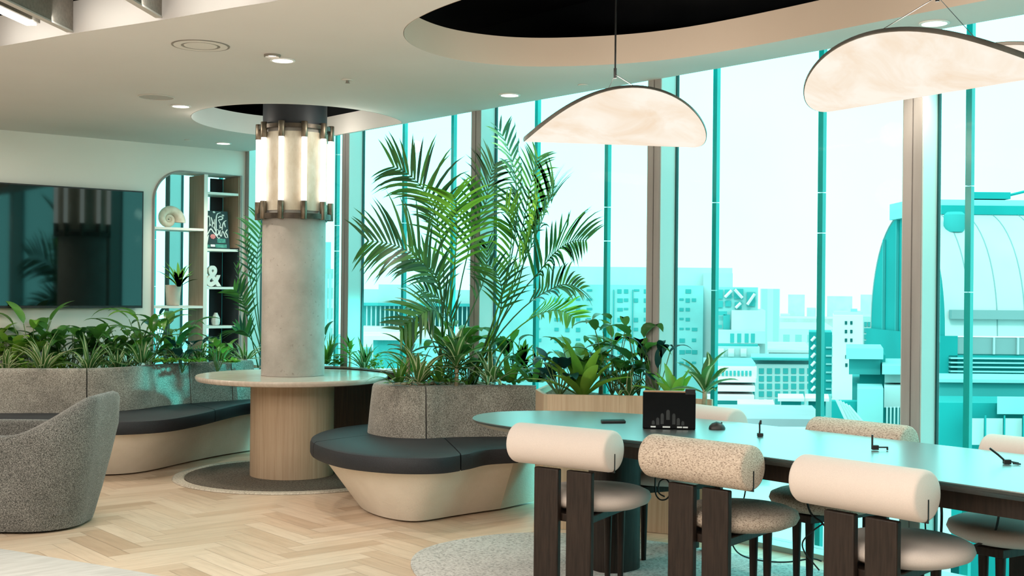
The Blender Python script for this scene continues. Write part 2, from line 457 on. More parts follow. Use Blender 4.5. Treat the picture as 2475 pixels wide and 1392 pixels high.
# ceiling with three openings
def circle(cx, cy, r, n=64): return [(cx + r * cos(2 * pi * k / n), cy + r * sin(2 * pi * k / n)) for k in range(n)]
COLC = (4.53, 7.97)
hc_ = Vector((4.57, 8.02)) + Vector((FWD.x, FWD.y)) * .14
hole_col = [(hc_.x + RIGHT.x * .80 * cos(a) + FWD.x * .94 * sin(a), hc_.y + RIGHT.y * .80 * cos(a) + FWD.y * .94 * sin(a)) for a in [2 * pi * k / 64 for k in range(64)]]
hole_col = [(min(x, WX - .03), y) for x, y in hole_col]
stad = cr([(3.2, 1.2), (3.2, 3.2), (3.2, 4.1), (3.27, 4.62), (3.42, 4.95), (3.68, 5.19), (4.02, 5.30), (4.38, 5.22), (4.66, 4.95), (4.86, 4.55), (4.93, 4.0), (4.91, 3.0), (4.85, 1.2), (4.6, .5), (4.05, .25), (3.5, .5)], 8, True)
ul = cr([(1.35, 7.75), (1.78, 7.25), (2.0, 6.67), (2.18, 6.07), (2.38, 5.49), (2.52, 5.03), (2.63, 4.68), (2.70, 4.2), (2.6, 3.4), (1.6, 2.9), (-.5, 2.9), (-2.2, 4.0), (-2.4, 6.0), (-1.6, 7.7), (.2, 8.1)], 8, True)
cm = fill2d([[(-8, -5), (WX, -5), (WX, 15.2), (-8, 15.2)], hole_col, stad, ul], .08)
cm.xform(Matrix.Translation((0, 0, ZC + .08)))
structure('ceiling', cm, M['ceiling'], smooth=30)
def reveal(name, pts, m, inset=.003, z0=ZC - .001, z1=ZC + .162):
    c = Vector((sum(p[0] for p in pts) / len(pts), sum(p[1] for p in pts) / len(pts)))
    q = [Vector((p[0], p[1])) for p in pts]; q = [p + (c - p).normalized() * inset for p in q]
    b = MB(); b.rings([[(p.x, p.y, z0) for p in q], [(p.x, p.y, z1) for p in q]], True, False, False)
    return structure(name, b, m, smooth=60, recalc=False)
reveal('trim_1', hole_col, M['reveal_white'])
reveal('trim_2', stad, M['reveal_tan'])
reveal('trim_3', ul, M['reveal_grey'])
mb = MB(); mb.box(-8, WX, -5, 15.2, 3.25, 3.35); mb.box(WX - .02, WX - .005, -5, 15.2, ZC + .161, 3.25); mb.box(-8, -7.99, -5, 15.2, ZC + .161, 3.25)
structure('ceiling_void', mb, M['void'], smooth=0)
# painted duct high inside the long opening
mb = MB(); mb.tube([(3.5, 5.6, 3.12), (4.5, 2.2, 3.12)], .075, 14)
tag(build('air_duct', mb, M['dark_metal']), 'black painted air duct high in the dark void of the long ceiling opening', 'duct')

# walls
hz0, hz1, hx0, hx1, hr = .62, 2.45, 4.39, 5.235, .27
arch = [(hx0, hz0), (hx1, hz0), (hx1, hz1)]
arch += [(hx0 + hr - hr * sin(a), hz1 - hr + hr * cos(a)) for a in [pi / 2 * k / 12 for k in range(13)]]
wm = fill2d([[(-8, 0), (WX + .02, 0), (WX + .02, ZC), (-8, ZC)], arch], .16)
wm.xform(Matrix(((1, 0, 0, 0), (0, 0, 1, TVY + .16), (0, 1, 0, 0), (0, 0, 0, 1))))
structure('wall_television', wm, M['wall'], smooth=30)
mb = MB(); mb.box(-8.2, -8, -5, 15.2, 0, 3.3); structure('wall_left', mb, M['hidden_wall'], smooth=0)
mb = MB(); mb.box(-8, 5.5, -5.2, -5, 0, 3.3); structure('wall_behind', mb, M['hidden_wall'], smooth=0)
mb = MB(); mb.box(-8, 5.9, 15.2, 15.4, 0, 3.3); structure('wall_far', mb, M['hidden_wall'], smooth=0)
mb = MB(); mb.box(WX, 5.5, -5, -1.93, 0, 3.3); structure('wall_window_end', mb, M['hidden_wall'], smooth=0)
# rounded metal edge of the shelf opening
mb = MB()
p = [(hx0, TVY - .004, .62)] + [(x, TVY - .004, z) for x, z in reversed(arch[3:])] + [(hx1, TVY - .004, hz1)] + [(hx1, TVY - .004, .62)]
mb.tube(p, .011, 6)
structure('trim_4', mb, M['mullion'])

# windows: posts every 1.73 m, glass between, an outer skin of glass fins
posts = [3.257 + 1.735 * k for k in range(-3, 7)]
nw = 1
for i, py in enumerate(posts):
    w = empty('window_%d' % nw, (WX, py, 0), kind='structure'); nw += 1
    mb = MB(); mb.box(WX, WX + .12, py - .05, py - .004, 0, 3.2); mb.box(WX, WX + .12, py + .004, py + .05, 0, 3.2); mb.box(WX + .008, WX + .12, py - .006, py + .006, 0, 3.2)
    tag(build('window_frame', mb, M['mullion'], w, 0, True), kind='structure')
    mb = MB(); mb.box(WX + .004, WX + .13, py - .057, py - .0505, 0, 3.2); mb.box(WX + .004, WX + .13, py + .0505, py + .057, 0, 3.2)
    tag(build('frame_side', mb, M['mint'], w, 0, True), kind='structure')
    mb = MB(); mb.box(WX + .13, WX + .15, py - .066, py + .066, 0, 3.2)
    tag(build('gasket', mb, M['gasket'], w, 0, True), kind='structure')
    mb = MB(); mb.box(WX + .14, WX + .15, py + .07, py + 1.735 - .07, .03, 3.2)
    tag(build('pane', mb, M['glass'], w, 0, True), kind='structure')
    mb = MB(); mb.box(WX + .02, WX + .2, py + .057, py + 1.735 - .057, -.004, .03)
    tag(build('sill', mb, M['mint'], w, 0, True), kind='structure')
nt = 5
for i, py in enumerate(posts):
    for X, yy in ((5.91, py + .05), (5.73, py + .05 + .80)):
        mb = MB(); 
        w2 = .017
        z = -1.5
        for z1 in (.28, 1.42 if X > 5.8 else 1.75, 1.98, 3.6):
            mb.box(X - .016, X + .016, yy - w2, yy + w2, z, z1 - .005); z = z1
        structure('trim_%d' % nt, mb, M['fin'], smooth=0); nt += 1

# ================================================================== CEILING FITTINGS
def downlight(p, label, rot=0, r=.058):
    e = empty('downlight', (p.x, p.y, ZC), 0, label, 'downlight', 'recessed ceiling downlights')
    b = MB(); b.lathe([(r + .012, -.001), (r + .012, -.006), (r, -.007), (r - .003, -.001)], 28, cap0=False, cap1=False); build('trim_ring', b, M['white_plastic'], e)
    b = MB(); b.lathe([(r - .002, -.003), (.001, -.004)], 28); build('lens', b, M['down'], e)
    l = bpy.data.lights.new('spot', 'SPOT'); l.energy = 55; l.color = (1, .86, .70); l.spot_size = radians(105); l.spot_blend = .8; l.shadow_soft_size = .06
    lo = bpy.data.objects.new('spot', l); lo.location = (p.x, p.y, ZC - .03); col.objects.link(lo)
    return e
downlight(onz(683, 145, ZC), 'bright recessed downlight with a smaller one tucked just behind it')
downlight(onz(437, 256, ZC), 'recessed downlight beside the round grey ceiling speaker')
downlight(onz(540, 346, ZC), 'recessed downlight near the television wall, above the shelf opening')
downlight(onz(1232, 229, ZC), 'recessed downlight near the windows, between column and pendant lamps')
downlight(onz(2258, 55, ZC), 'recessed downlight in the ceiling strip above the larger pendant lamp')
p = onz(658, 132, ZC)
e = empty('spotlight', (p.x, p.y, ZC), 0, 'small tilted ceiling spot right beside a bright downlight', 'spotlight')
b = MB(); b.lathe([(.045, -.001), (.045, -.012), (.038, -.014), (.034, -.002)], 24, cap0=False, cap1=False); build('housing', b, M['diff_groove'], e)
b = MB(); b.lathe([(.036, -.003), (.001, -.004)], 24); build('lens', b, M['down'], e)
# round slot diffuser
p = onz(485, 110, ZC)
e = empty('ceiling_vent', (p.x, p.y, ZC), 0, 'round ceiling air diffuser of two concentric slots', 'air vent')
b = MB(); b.lathe([(.150, -.001), (.150, -.003), (.141, -.003), (.141, -.001)], 48, cap0=False, cap1=False); build('outer_slot', b, M['diff_groove'], e)
b = MB(); b.lathe([(.100, -.001), (.100, -.003), (.088, -.003), (.088, -.001)], 48, cap0=False, cap1=False); build('inner_slot', b, M['diff_groove'], e)
b = MB(); b.lathe([(.140, -.0015), (.139, -.004), (.102, -.004), (.101, -.0015)], 48, cap0=False, cap1=False); build('ring_plate', b, M['diff_plate'], e)
b = MB(); b.lathe([(.087, -.0015), (.085, -.004), (.001, -.004)], 48); build('centre_plate', b, M['diff_plate'], e)
p = onz(378, 234, ZC)
e = empty('ceiling_speaker', (p.x, p.y, ZC), 0, 'flat round grey speaker set in the ceiling', 'speaker')
b = MB(); b.lathe([(.118, -.001), (.118, -.005), (.112, -.006), (.112, -.001)], 40, cap0=False, cap1=False); build('rim', b, M['diff_plate'], e)
b = MB(); b.lathe([(.112, -.003), (.001, -.005)], 40); build('grille', b, M['speaker'], e)
p = onz(840, 192, ZC)
e = empty('ceiling_sprinkler', (p.x, p.y, ZC), 0, 'tiny sprinkler head with a grey tip in the ceiling near the column', 'sprinkler')
b = MB(); b.lathe([(.034, -.001), (.030, -.006), (.001, -.007)], 20); build('escutcheon', b, M['diff_plate'], e)
b = MB(); b.lathe([(.010, -.007), (.010, -.02), (.016, -.022), (.001, -.024)], 14); build('tip', b, M['diff_groove'], e)
for px, py, lb in ((455, 338, 'tiny round ceiling sensor near the top of the television wall'), (1410, 205, 'tiny round ceiling sensor close to the window head behind a pendant lamp')):
    p = onz(px, py, ZC); b = MB(); b.lathe([(.035, -.001), (.033, -.006), (.001, -.007)], 20, (p.x, p.y, ZC))
    tag(build('ceiling_sensor', b, M['diff_plate']), lb, 'sensor')

# grey baffles in the near ceiling opening
d = Vector((.707, .707, 0)); nrm = Vector((.707, -.707, 0))
for i, (ex, ey, lb) in enumerate(((2.165, 6.075, 'grey felt ceiling baffle beside the linear light'), (2.365, 5.46, 'grey felt ceiling baffle nearer the middle of the picture'),)):
    end = Vector((ex, ey, 0)); L = 2.2
    b = MB(); b.obox(end - d * L / 2 + Vector((0, 0, 2.772)), d * L / 2, nrm * .014, Vector((0, 0, .082)))
    e = empty('ceiling_baffle', (end.x - 1, end.y - 1, 2.69), 0, lb, 'baffle', 'felt ceiling baffles'); build('panel', b, M['felt'], e, 0, True)
    b = MB(); b.obox(end - d * L / 2 + Vector((0, 0, 2.687)), d * L / 2, nrm * .017, Vector((0, 0, .004))); build('edge_strip', b, M['speaker'], e, 0, True)
end = Vector((2.0, 6.14, 0)); L = 1.6
e = empty('linear_light', (end.x - .5, end.y - .5, 2.69), 0, 'slim linear ceiling light glowing along its underside between grey baffles', 'light')
b = MB(); b.obox(end - d * L / 2 + Vector((0, 0, 2.765)), d * L / 2, nrm * .04, Vector((0, 0, .05))); build('housing', b, M['felt'], e, 0, True)
b = MB(); b.obox(end - d * L / 2 + Vector((0, 0, 2.708)), d * (L / 2 - .01), nrm * .026, Vector((0, 0, .006))); build('lens', b, M['batten'], e, 0, True)

# ================================================================== COLUMN AND ITS LAMP, TABLE
e = empty('column', (*COLC, 0), 0, 'thick round raw concrete column rising through the round table', 'column'); 
b = MB(); b.lathe([(.235, .757), (.235, 1.95), (.231, 1.955), (.231, 2.6), (.225, 2.605)], 64); build('shaft', b, M['concrete'], e, 60)
b = MB(); b.lathe([(.238, 2.612), (.238, 3.24)], 48); build('collar', b, M['dark_metal'], e, 60)
LAMPC = COLC
e = empty('column_lamp', (*COLC, 1.92), 0, 'ring of glowing vertical tubes in bronze brackets clasping the concrete column', 'lamp')
b = MB(); b.lathe([(.2395, .06), (.2395, .64)], 64, cap0=False, cap1=False); build('alabaster_sleeve', b, M['sleeve'], e, 60)
b = MB(); b.lathe([(.242, .0), (.276, .0), (.276, .038), (.242, .038)], 64, cap0=False, cap1=False); b.add([], []); build('lower_ring', b, M['bronze_dark'], e, 50)
b = MB(); b.lathe([(.242, .665), (.268, .665), (.268, .695), (.242, .695)], 64, cap0=False, cap1=False); build('upper_ring', b, M['bronze_dark'], e, 50)
va = math.atan2(-FWD.y, -FWD.x)
for k in range(10):
    a = va + radians(-11 + 36 * k)
    c = (cos(a) * .268, sin(a) * .268)
    b = MB(); b.lathe([(.020, .125), (.020, .60)], 14, (c[0], c[1], 0)); build('led_tube', b, M['led'], e, 60)
    for z0, z1 in ((-.006, .128), (.595, .71)):
        b = MB(); b.lathe([(.0215, z0), (.0235, z0 + .003), (.0235, z1 - .003), (.0215, z1)], 14, (c[0], c[1], 0)); build('bracket', b, M['bronze'], e, 50)

e = empty('round_table', (*COLC, 0), 0, 'round pale oak table built around the concrete column on a drum base', 'table')
b = MB(); b.lathe([(.310, .012), (.310, .71)], 72); build('drum_base', b, M['oak_v'], e, 60)
b = MB(); b.lathe([(.665, .712), (.702, .720), (.712, .735), (.712, .748), (.706, .7555)], 96); build('table_top', b, M['oak_top'], e, 40)
e = empty('round_rug', (*COLC, 0), 0, 'round dark loop rug with a cream border under the column table', 'rug')
b = MB(); b.lathe([(.78, .001), (.78, .011)], 72); b.v = [(min(x, .70), y, z) for x, y, z in b.v]; build('pile', b, M['rug_dark'], e, 40)
b = MB(); b.lathe([(.78, .002), (.79, .0115), (.86, .0115), (.87, .002)], 72, cap0=False, cap1=False); b.v = [(min(x, .71), y, z) for x, y, z in b.v]; build('border', b, M['rug_cream'], e, 40)

# ================================================================== TELEVISION
e = empty('television', (3.35, TVY - .06, 1.22), 0, 'large black wall-mounted television reflecting the lit column', 'television')
x0t, x1t, z0t, z1t, yt = 2.44, 4.268, 1.222, 2.245, TVY - .068
b = MB(); b.box(x0t, x1t, yt, yt + .035, z0t, z1t); build('casing', b, M['black'], e, 0, True)
b = MB(); b.box(x0t + .012, x1t - .012, yt - .003, yt, z0t + .022, z1t - .012); build('screen', b, M['tv_screen'], e, 0, True)
b = MB(); b.box(x0t + .3, x1t - .3, yt + .035, TVY - .002, z0t + .2, z1t - .2); build('wall_bracket', b, M['black'], e, 0, True)

# ================================================================== SHELF IN THE OPENING
sy0, sy1 = TVY + .004, TVY + .32
e = empty('display_shelf', (4.8, TVY + .15, .63), 0, 'open oak display shelf fitted in the arched wall opening', 'shelf')
b = MB(); b.box(4.873, 4.905, sy0 + .004, sy1, .63, 2.44); build('divider', b, M['oak_shelf'], e, 0, True)
b = MB(); b.box(4.871, 4.907, sy0 - .004, sy0 + .004, .63, 2.445); build('divider_edge', b, M['shelf_white'], e, 0, True)
b = MB(); b.box(5.215, 5.232, sy0, sy1, 1.78, 2.44); build('side_panel', b, M['oak_shelf'], e, 0, True)
b = MB(); b.box(5.215, 5.232, sy0, sy1, .63, 1.775); tag(build('side_panel', b, M['dark_metal'], e, 0, True), 'lower side panel with a dark reflection put into its colour')  # dark reflection on the lower panel, given as its colour
b = MB(); b.box(5.09, 5.215, sy1 + .002, sy1 + .02, .63, 2.44); tag(build('back_panel', b, M['dark_metal'], e, 0, True), 'narrow dark back panel')
for z in (1.945, 1.24, .70):
    b = MB(); b.box(hx0 + .004, 4.872, sy0, sy1, z - .022, z); build('shelf_board', b, M['shelf_white'], e, 0, True)
for z in (2.285, 1.765, 1.415, 1.055, .70):
    b = MB(); b.box(4.906, 5.214, sy0, sy1, z - .022, z); build('shelf_board', b, M['shelf_white'], e, 0, True)

# ammonite: a tapered tube wound on a spiral
b = MB(); pts = []; rad = []
T = 2.45 * 2 * pi
c = Vector((4.575, TVY + .10, 2.065))
for k in range(150):
    t = k / 149; th = T * t
    R = .0075 * math.exp(.192 * th * .83) 
    a = radians(-14) - (th - T)
    pts.append(c + Vector((R * cos(a), 0.0, R * sin(a)))); rad.append(.36 * R + .003)
sc_ = .108 / max((p - c).length for p in pts)
pts = [c + (p - c) * sc_ for p in pts]; rad = [r * sc_ * 1.18 for r in rad]
for i in range(len(rad)):
    if i > 140: rad[i] *= 1 + .012 * (i - 140)
b.tube(pts, rad, 16)
zmin = min(v[2] for v in b.v)
b.xform(Matrix.Translation((0, 0, 1.9465 - zmin)))
tag(build('ammonite_ornament', b, M['shell'], None, 50), 'cream spiral ammonite fossil ornament on the upper wall shelf', 'ornament')

# small art print with hand-painted lettering
pe = empty('art_print', (5.01, TVY + .10, 1.767), 0, 'black art print with tangled white brush lettering and a pink flower, leaning on the shelf', 'picture')
def pp(u, v, off=0):   # u,v in 0..1 on the print
    return Vector((4.912 + .245 * u, TVY + .055 + .05 * v - off, 1.767 + .352 * v))
def pquad(mbx, u0, v0, u1, v1, off):
    mbx.add([pp(u0, v0, off), pp(u1, v0, off), pp(u1, v1, off), pp(u0, v1, off)], [(0, 1, 2, 3)])
b = MB(); P0 = [pp(0, 0), pp(1, 0), pp(1, 1), pp(0, 1)]; P1 = [q + Vector((0, .012, 0)) for q in P0]
b.rings([P0, P1]); build('board', b, M['black'], pe, 0, True)
def stroke(mbx, pts, w, off):
    q = cr([(x, y, 0) for x, y in pts], 5)
    L_, R_ = [], []
    for i, s in enumerate(q):
        t = (q[min(i + 1, len(q) - 1)] - q[max(i - 1, 0)]); t = Vector((t.x * .215, t.y * .352, 0)).normalized()
        nn = Vector((-t.y / .215, t.x / .352, 0)) * (w * (.55 + .45 * sin(pi * min(1, .15 + i / len(q)))))
        L_.append(pp(s.x + nn.x, s.y + nn.y, off)); R_.append(pp(s.x - nn.x, s.y - nn.y, off))
    m = len(q); mbx.add(L_ + R_, [(i, i + 1, m + i + 1, m + i) for i in range(m - 1)])
b = MB()
for s in ([(.06, .74), (.14, .82), (.22, .85), (.24, .72), (.20, .58)], [(.02, .62), (.08, .66), (.12, .58), (.10, .46)], [(.30, .83), (.34, .70), (.32, .56)], [(.34, .72), (.41, .66), (.44, .78), (.42, .54)],
          [(.48, .52), (.50, .78), (.56, .92), (.70, .96)], [(.58, .82), (.68, .86), (.78, .83), (.72, .78), (.60, .76), (.66, .66), (.62, .54)], [(.72, .50), (.76, .64), (.82, .72), (.92, .76)], [(.82, .72), (.86, .58)],
          [(.02, .30), (.14, .40), (.26, .52), (.36, .44), (.48, .34), (.56, .28), (.62, .30)], [(.06, .10), (.10, .22), (.16, .36)], [(.50, .52), (.46, .42), (.52, .36), (.58, .44), (.54, .52)], [(.64, .50), (.62, .38), (.68, .34), (.72, .46)],
          [(.74, .48), (.80, .40), (.84, .32), (.90, .30)], [(.94, .52), (.86, .44), (.92, .38), (.94, .30)], [(.38, .58), (.44, .50), (.48, .44)], [(.62, .62), (.68, .56), (.76, .60)], [(.22, .66), (.28, .60)]):
    stroke(b, s, .0052, .0035)
for u, v in ((.10, .94), (.43, .955), (.79, .88)):
    stroke(b, [(u - .04, v), (u, v + .012), (u + .04, v - .005)], .009, .0035)
build('brush_lettering', b, M['amp'], pe, 0, True, recalc=False)
b = MB(); n = 14
b.add([pp(.33 + .10 * cos(2 * pi * k / n) * (1 + .15 * (k % 2)), .32 + .06 * sin(2 * pi * k / n) * (1 + .15 * (k % 2)), .003) for k in range(n)], [tuple(range(n))])
M['pink'] = m_noise('painted_pink', (.50, .13, .14), (.62, .22, .22), 30, .6, .3, 0)
M['ptl'] = m_noise('painted_teal', (.03, .16, .13), (.10, .32, .27), 40, .6, .3, 0)
build('flower', b, M['pink'], pe, 0, True, recalc=False)
b = MB(); pquad(b, .50, .16, .84, .27, .002); pquad(b, .04, .03, .20, .10, .002); pquad(b, .42, .03, .88, .12, .002); build('painted_foot', b, M['ptl'], pe, 0, True, recalc=False)
b = MB(); pquad(b, .22, .05, .40, .11, .003); build('pale_patch', b, M['amp'], pe, 0, True, recalc=False)

# ampersand
cu = bpy.data.curves.new('amp', 'FONT'); cu.body = '&'; cu.size = .30; cu.extrude = .018; cu.offset = .006; cu.bevel_depth = .003
ob = bpy.data.objects.new('amp', cu); col.objects.link(ob)
me = bpy.data.meshes.new_from_object(ob.evaluated_get(bpy.context.evaluated_depsgraph_get()))
bpy.data.objects.remove(ob)
bm = bmesh.new(); bm.from_mesh(me); bmesh.ops.remove_doubles(bm, verts=bm.verts, dist=1e-5)
xs = [v.co.x for v in bm.verts]; ys = [v.co.y for v in bm.verts]; w, h = max(xs) - min(xs), max(ys) - min(ys)
for v in bm.verts:
    x, y, z = v.co
    v.co = (4.935 + (x - min(xs)) / w * .15, TVY + .09 - z, 1.4165 + (y - min(ys)) / h * .195)
bmesh.ops.recalc_face_normals(bm, faces=bm.faces)
bm.to_mesh(me); bm.free(); me.materials.clear(); me.materials.append(M['amp'])
o = bpy.data.objects.new('ampersand_ornament', me); col.objects.link(o)
tag(o, 'white freestanding ampersand ornament on the narrow shelf below the art print', 'ornament')
# faceted vase
b = MB(); p = (5.045, TVY + .10, 1.0565)
b.lathe([(.026, 0), (.036, .012), (.041, .04), (.036, .075), (.020, .105), (.016, .118), (.011, .112)], 9, p)
tag(build('bud_vase', b, M['amp'], None, 12), 'small white faceted bud vase on the lowest visible narrow shelf', 'vase')

# ================================================================== BENCHES
def pair_curves(Fp, Bp, n=8):
    f = cr([(x, y, 0) for x, y in Fp], n); b = cr([(x, y, 0) for x, y in Bp], n)
    return f, b
def normals(c, toward):
    out = []
    for i, p in enumerate(c):
        t = c[min(i + 1, len(c) - 1)] - c[max(i - 1, 0)]; nn = Vector((-t.y, t.x, 0)).normalized()
        if nn.dot(toward[i] - p) < 0: nn = -nn
        out.append(nn)
    return out
def section_strip(mbx, secs):
    """secs: list of closed cross sections (equal counts) along the run"""
    mbx.rings(secs, True, True, True)
def cushion_sec(f, b, z0, z1, r=.028):
    d = (b - f); L = d.length; d = d / L if L > 1e-6 else Vector((0, 1, 0))
    P = []
    def at(s, z): q = f + d * s; P.append((q.x, q.y, z))
    at(r * .3, z0)
    at(0, z0 + r * .6); at(0, z1 - r)
    at(r * .3, z1 - r * .3); at(r, z1)
    at(L * .4, z1 + .002); at(L - .01, z1); at(L, z1 - .01); at(L, z0)
    return P
def back_sec(p, nn, z0, z1, th, lean, r=.03):
    P = []
    def at(s, z): q = p + nn * s; P.append((q.x, q.y, z))
    at(0, z0); at(lean * .5, (z0 + z1) / 2); at(lean, z1 - r); at(lean + r * .3, z1 - r * .3); at(lean + r, z1)
    at(lean + th - r, z1); at(lean + th - r * .3, z1 - r * .3); at(lean + th, z1 - r); at(lean + th, z0)
    return P
ZS, ZB = .44, .775
def bench(name, label, F_, B_, seams_s, seams_b, loc, over=.07, foot=.27, lean=.03, th=.1):
    f, b = pair_curves(F_, B_)
    nb = normals(b, [q + (q - p) for p, q in zip(f, b)])
    nf = normals(f, b)
    e = empty(name, loc, 0, label, 'bench', 'curved lounge benches')
    N = len(f)
    secs = []
    T0, T1 = [], []
    for i in range(N):
        t0 = f[i] + nf[i] * over; t1 = f[i] + nf[i] * foot
        m = (b[i] - f[i]).length
        if m < foot + .06: t1 = f[i] + (b[i] - f[i]) * .6; t0 = f[i] + (b[i] - f[i]) * .2
        T0.append(t0); T1.append(t1)
    for T, it in ((T0, 8), (T1, 160)):
        for _ in range(it):
            T[:] = [T[0]] + [T[i] * .5 + (T[i - 1] + T[i + 1]) * .25 for i in range(1, N - 1)] + [T[-1]]
    for i in range(N):
        t0, t1 = T0[i], T1[i]
        bb = b[i] + nb[i] * .05
        secs.append([(t1.x, t1.y, .012), (t0.x, t0.y, ZS - .102), (bb.x, bb.y, ZS - .102), (bb.x, bb.y, .012)])
    m_ = MB(); section_strip(m_, secs); build('plinth', m_, M['plaster'], e, 30, True)
    def split(seams):
        cuts = [0] + [int(s * (N - 1)) for s in seams] + [N - 1]
        return list(zip(cuts[:-1], cuts[1:]))
    for i0, i1 in split(seams_s):
        m_ = MB(); S = []
        for i in range(i0, i1 + 1):
            ff, bb = f[i].copy(), b[i] + nb[i] * .06
            S.append(cushion_sec(ff, bb, ZS - .10, ZS))
        # small gap at both ends
        def shift(a, c, g):
            a = [Vector(v) for v in a]; c = [Vector(v) for v in c]
            L = max((c[3] - a[3]).length, 1e-4)
            return [tuple(x + (y - x) * min(.45, g / L)) for x, y in zip(a, c)]
        S[0] = shift(S[0], S[1], .005); S[-1] = shift(S[-1], S[-2], .005)
        section_strip(m_, S); build('seat_cushion', m_, M['seat_fabric'], e, 40, True)
    for i0, i1 in split(seams_b):
        m_ = MB(); S = [back_sec(b[i], nb[i], ZS + .001, ZB, th, lean) for i in range(i0, i1 + 1)]
        def shift(a, c, g):
            a = [Vector(v) for v in a]; c = [Vector(v) for v in c]
            L = max((c[3] - a[3]).length, 1e-4)
            return [tuple(x + (y - x) * min(.45, g / L)) for x, y in zip(a, c)]
        S[0] = shift(S[0], S[1], .004); S[-1] = shift(S[-1], S[-2], .004)
        section_strip(m_, S); build('backrest', m_, M['back_fabric'], e, 50, True)
    outer = [q + n * (lean + th + .008) for q, n in zip(b, nb)]
    return e, f, b, outer
FL = [(1.3, 9.62), (1.8, 9.55), (2.25, 9.40), (2.62, 9.14), (2.90, 8.86), (3.14, 8.56), (3.40, 8.40), (3.70, 8.38), (4.03, 8.57), (4.40, 8.88), (4.70, 9.13), (4.93, 9.25)]
BL = [(1.3, 9.80), (1.85, 9.76), (2.35, 9.68), (2.70, 9.54), (2.98, 9.37), (3.25, 9.19), (3.50, 9.10), (3.80, 9.14), (4.12, 9.31), (4.46, 9.40), (4.78, 9.43), (5.00, 9.44)]
_, fL, bL, oL = bench('curved_bench', 'long curved bench under the television, grey back and dark seat on a plaster plinth', FL, BL, (.26, .52, .80), (.30, .52, .80, .92), (3.4, 8.9, 0))
FR = [(4.86, 7.26), (4.62, 7.25), (4.38, 7.16), (4.14, 6.98), (3.94, 6.70), (3.83, 6.36), (3.81, 6.03), (3.92, 5.74), (4.13, 5.58), (4.36, 5.61), (4.58, 5.69), (4.79, 5.645)]
BR = [(4.98, 7.02), (4.80, 7.03), (4.64, 6.99), (4.51, 6.90), (4.43, 6.78), (4.40, 6.65), (4.41, 6.52), (4.46, 6.41), (4.57, 6.31), (4.76, 6.26), (4.98, 6.14), (5.20, 5.95)]
_, fR, bR, oR = bench('curved_bench', 'rounded end bench beside the round table, teal-lit dark seat and grey planter back', FR, BR, (.40, .80), (.28, .73), (4.2, 6.4, 0))

# ================================================================== PLANTERS
def soil_mesh(poly, z):
    b = MB(); b.add([(p[0], p[1], z) for p in poly], [tuple(range(len(poly)))]); return b
def wall_run(pts, z0, z1, th):
    """upright panel along a polyline, th thick to its left"""
    q = [Vector((p[0], p[1], 0)) for p in pts]; b = MB(); S = []
    for i, p in enumerate(q):
        t = q[min(i + 1, len(q) - 1)] - q[max(i - 1, 0)]; nn = Vector((-t.y, t.x, 0)).normalized() * th
        S.append([(p.x, p.y, z0), (p.x, p.y, z1), (p.x + nn.x, p.y + nn.y, z1), (p.x + nn.x, p.y + nn.y, z0)])
    b.rings(S, True); return b
WXP = WX - .012
SOILS = []
e = empty('long_planter', (3.6, 9.9, 0), 0, 'long planter bed behind the television-wall bench, filled with dark soil', 'planter')
poly = [(p.x, p.y) for p in oL] + [(WXP, 9.58), (WXP, TVY - .01), (1.3, TVY - .01)]
SOILS.append((poly, .70)); build('soil', soil_mesh(poly, .70), M['soil'], e, 0, True)
b = wall_run([(p.x, p.y + .02) for p in oL], 0.012, .69, .012); build('liner', b, M['panel_wood'], e, 30, True)
# strip along the windows behind the round table
strip = [(v.x, v.y) for v in cr([(4.958, 9.262, 0), (5.02, 9.19, 0), (5.045, 8.95, 0), (5.10, 8.62, 0), (5.225, 8.35, 0), (5.258, 8.1, 0), (5.262, 7.9, 0), (5.235, 7.6, 0), (5.12, 7.40, 0), (5.02, 7.28, 0)], 6)]
e = empty('window_planter', (5.15, 8.3, 0), 0, 'narrow dark timber planter strip along the windows behind the round table', 'planter')
b = wall_run(strip, 0.0125, .765, -.012); build('front_panel', b, M['panel_wood'], e, 30, True)
b = MB(); b.rings([[(x, y, .766), (x, y, .774), (x + .008, y, .774), (x + .008, y, .766)] for x, y in strip], True); build('top_edge', b, M['oak_shelf'], e, 30, True)
build('soil', soil_mesh([(x + .015, y) for x, y in strip] + [(WXP, 7.3), (WXP, 9.262)], .745), M['soil'], e, 0, True)
e = empty('bench_planter', (4.95, 6.6, 0), 0, 'planter bed inside the grey back of the rounded end bench, topped with pale bark chips', 'planter')
poly = [(p.x, p.y) for p in oR] + [(WXP, 5.98), (WXP, 7.05)]
SOILS.append((poly, .745)); build('soil', soil_mesh(poly, .745), M['soil'], e, 0, True)
def inside(p, poly):
    c = False; n = len(poly); j = n - 1
    for i in range(n):
        if (poly[i][1] > p[1]) != (poly[j][1] > p[1]) and p[0] < (poly[j][0] - poly[i][0]) * (p[1] - poly[i][1]) / (poly[j][1] - poly[i][1]) + poly[i][0]: c = not c
        j = i
    return c
rc = random.Random(5); b = MB(); k = 0
while k < 260:
    x, y = rc.uniform(4.5, 5.26), rc.uniform(6.0, 7.05)
    if not inside((x, y), poly): continue
    a = rc.uniform(0, pi); L = rc.uniform(.012, .03)
    b.obox((x, y, .752 + rc.uniform(0, .012)), (L * cos(a), L * sin(a), rc.uniform(-.008, .008)), (-.01 * sin(a), .01 * cos(a), 0), (0, 0, .004)); k += 1
o = build('bark_chips', b, M['chips'], e, 0, True); o['kind'] = 'stuff'
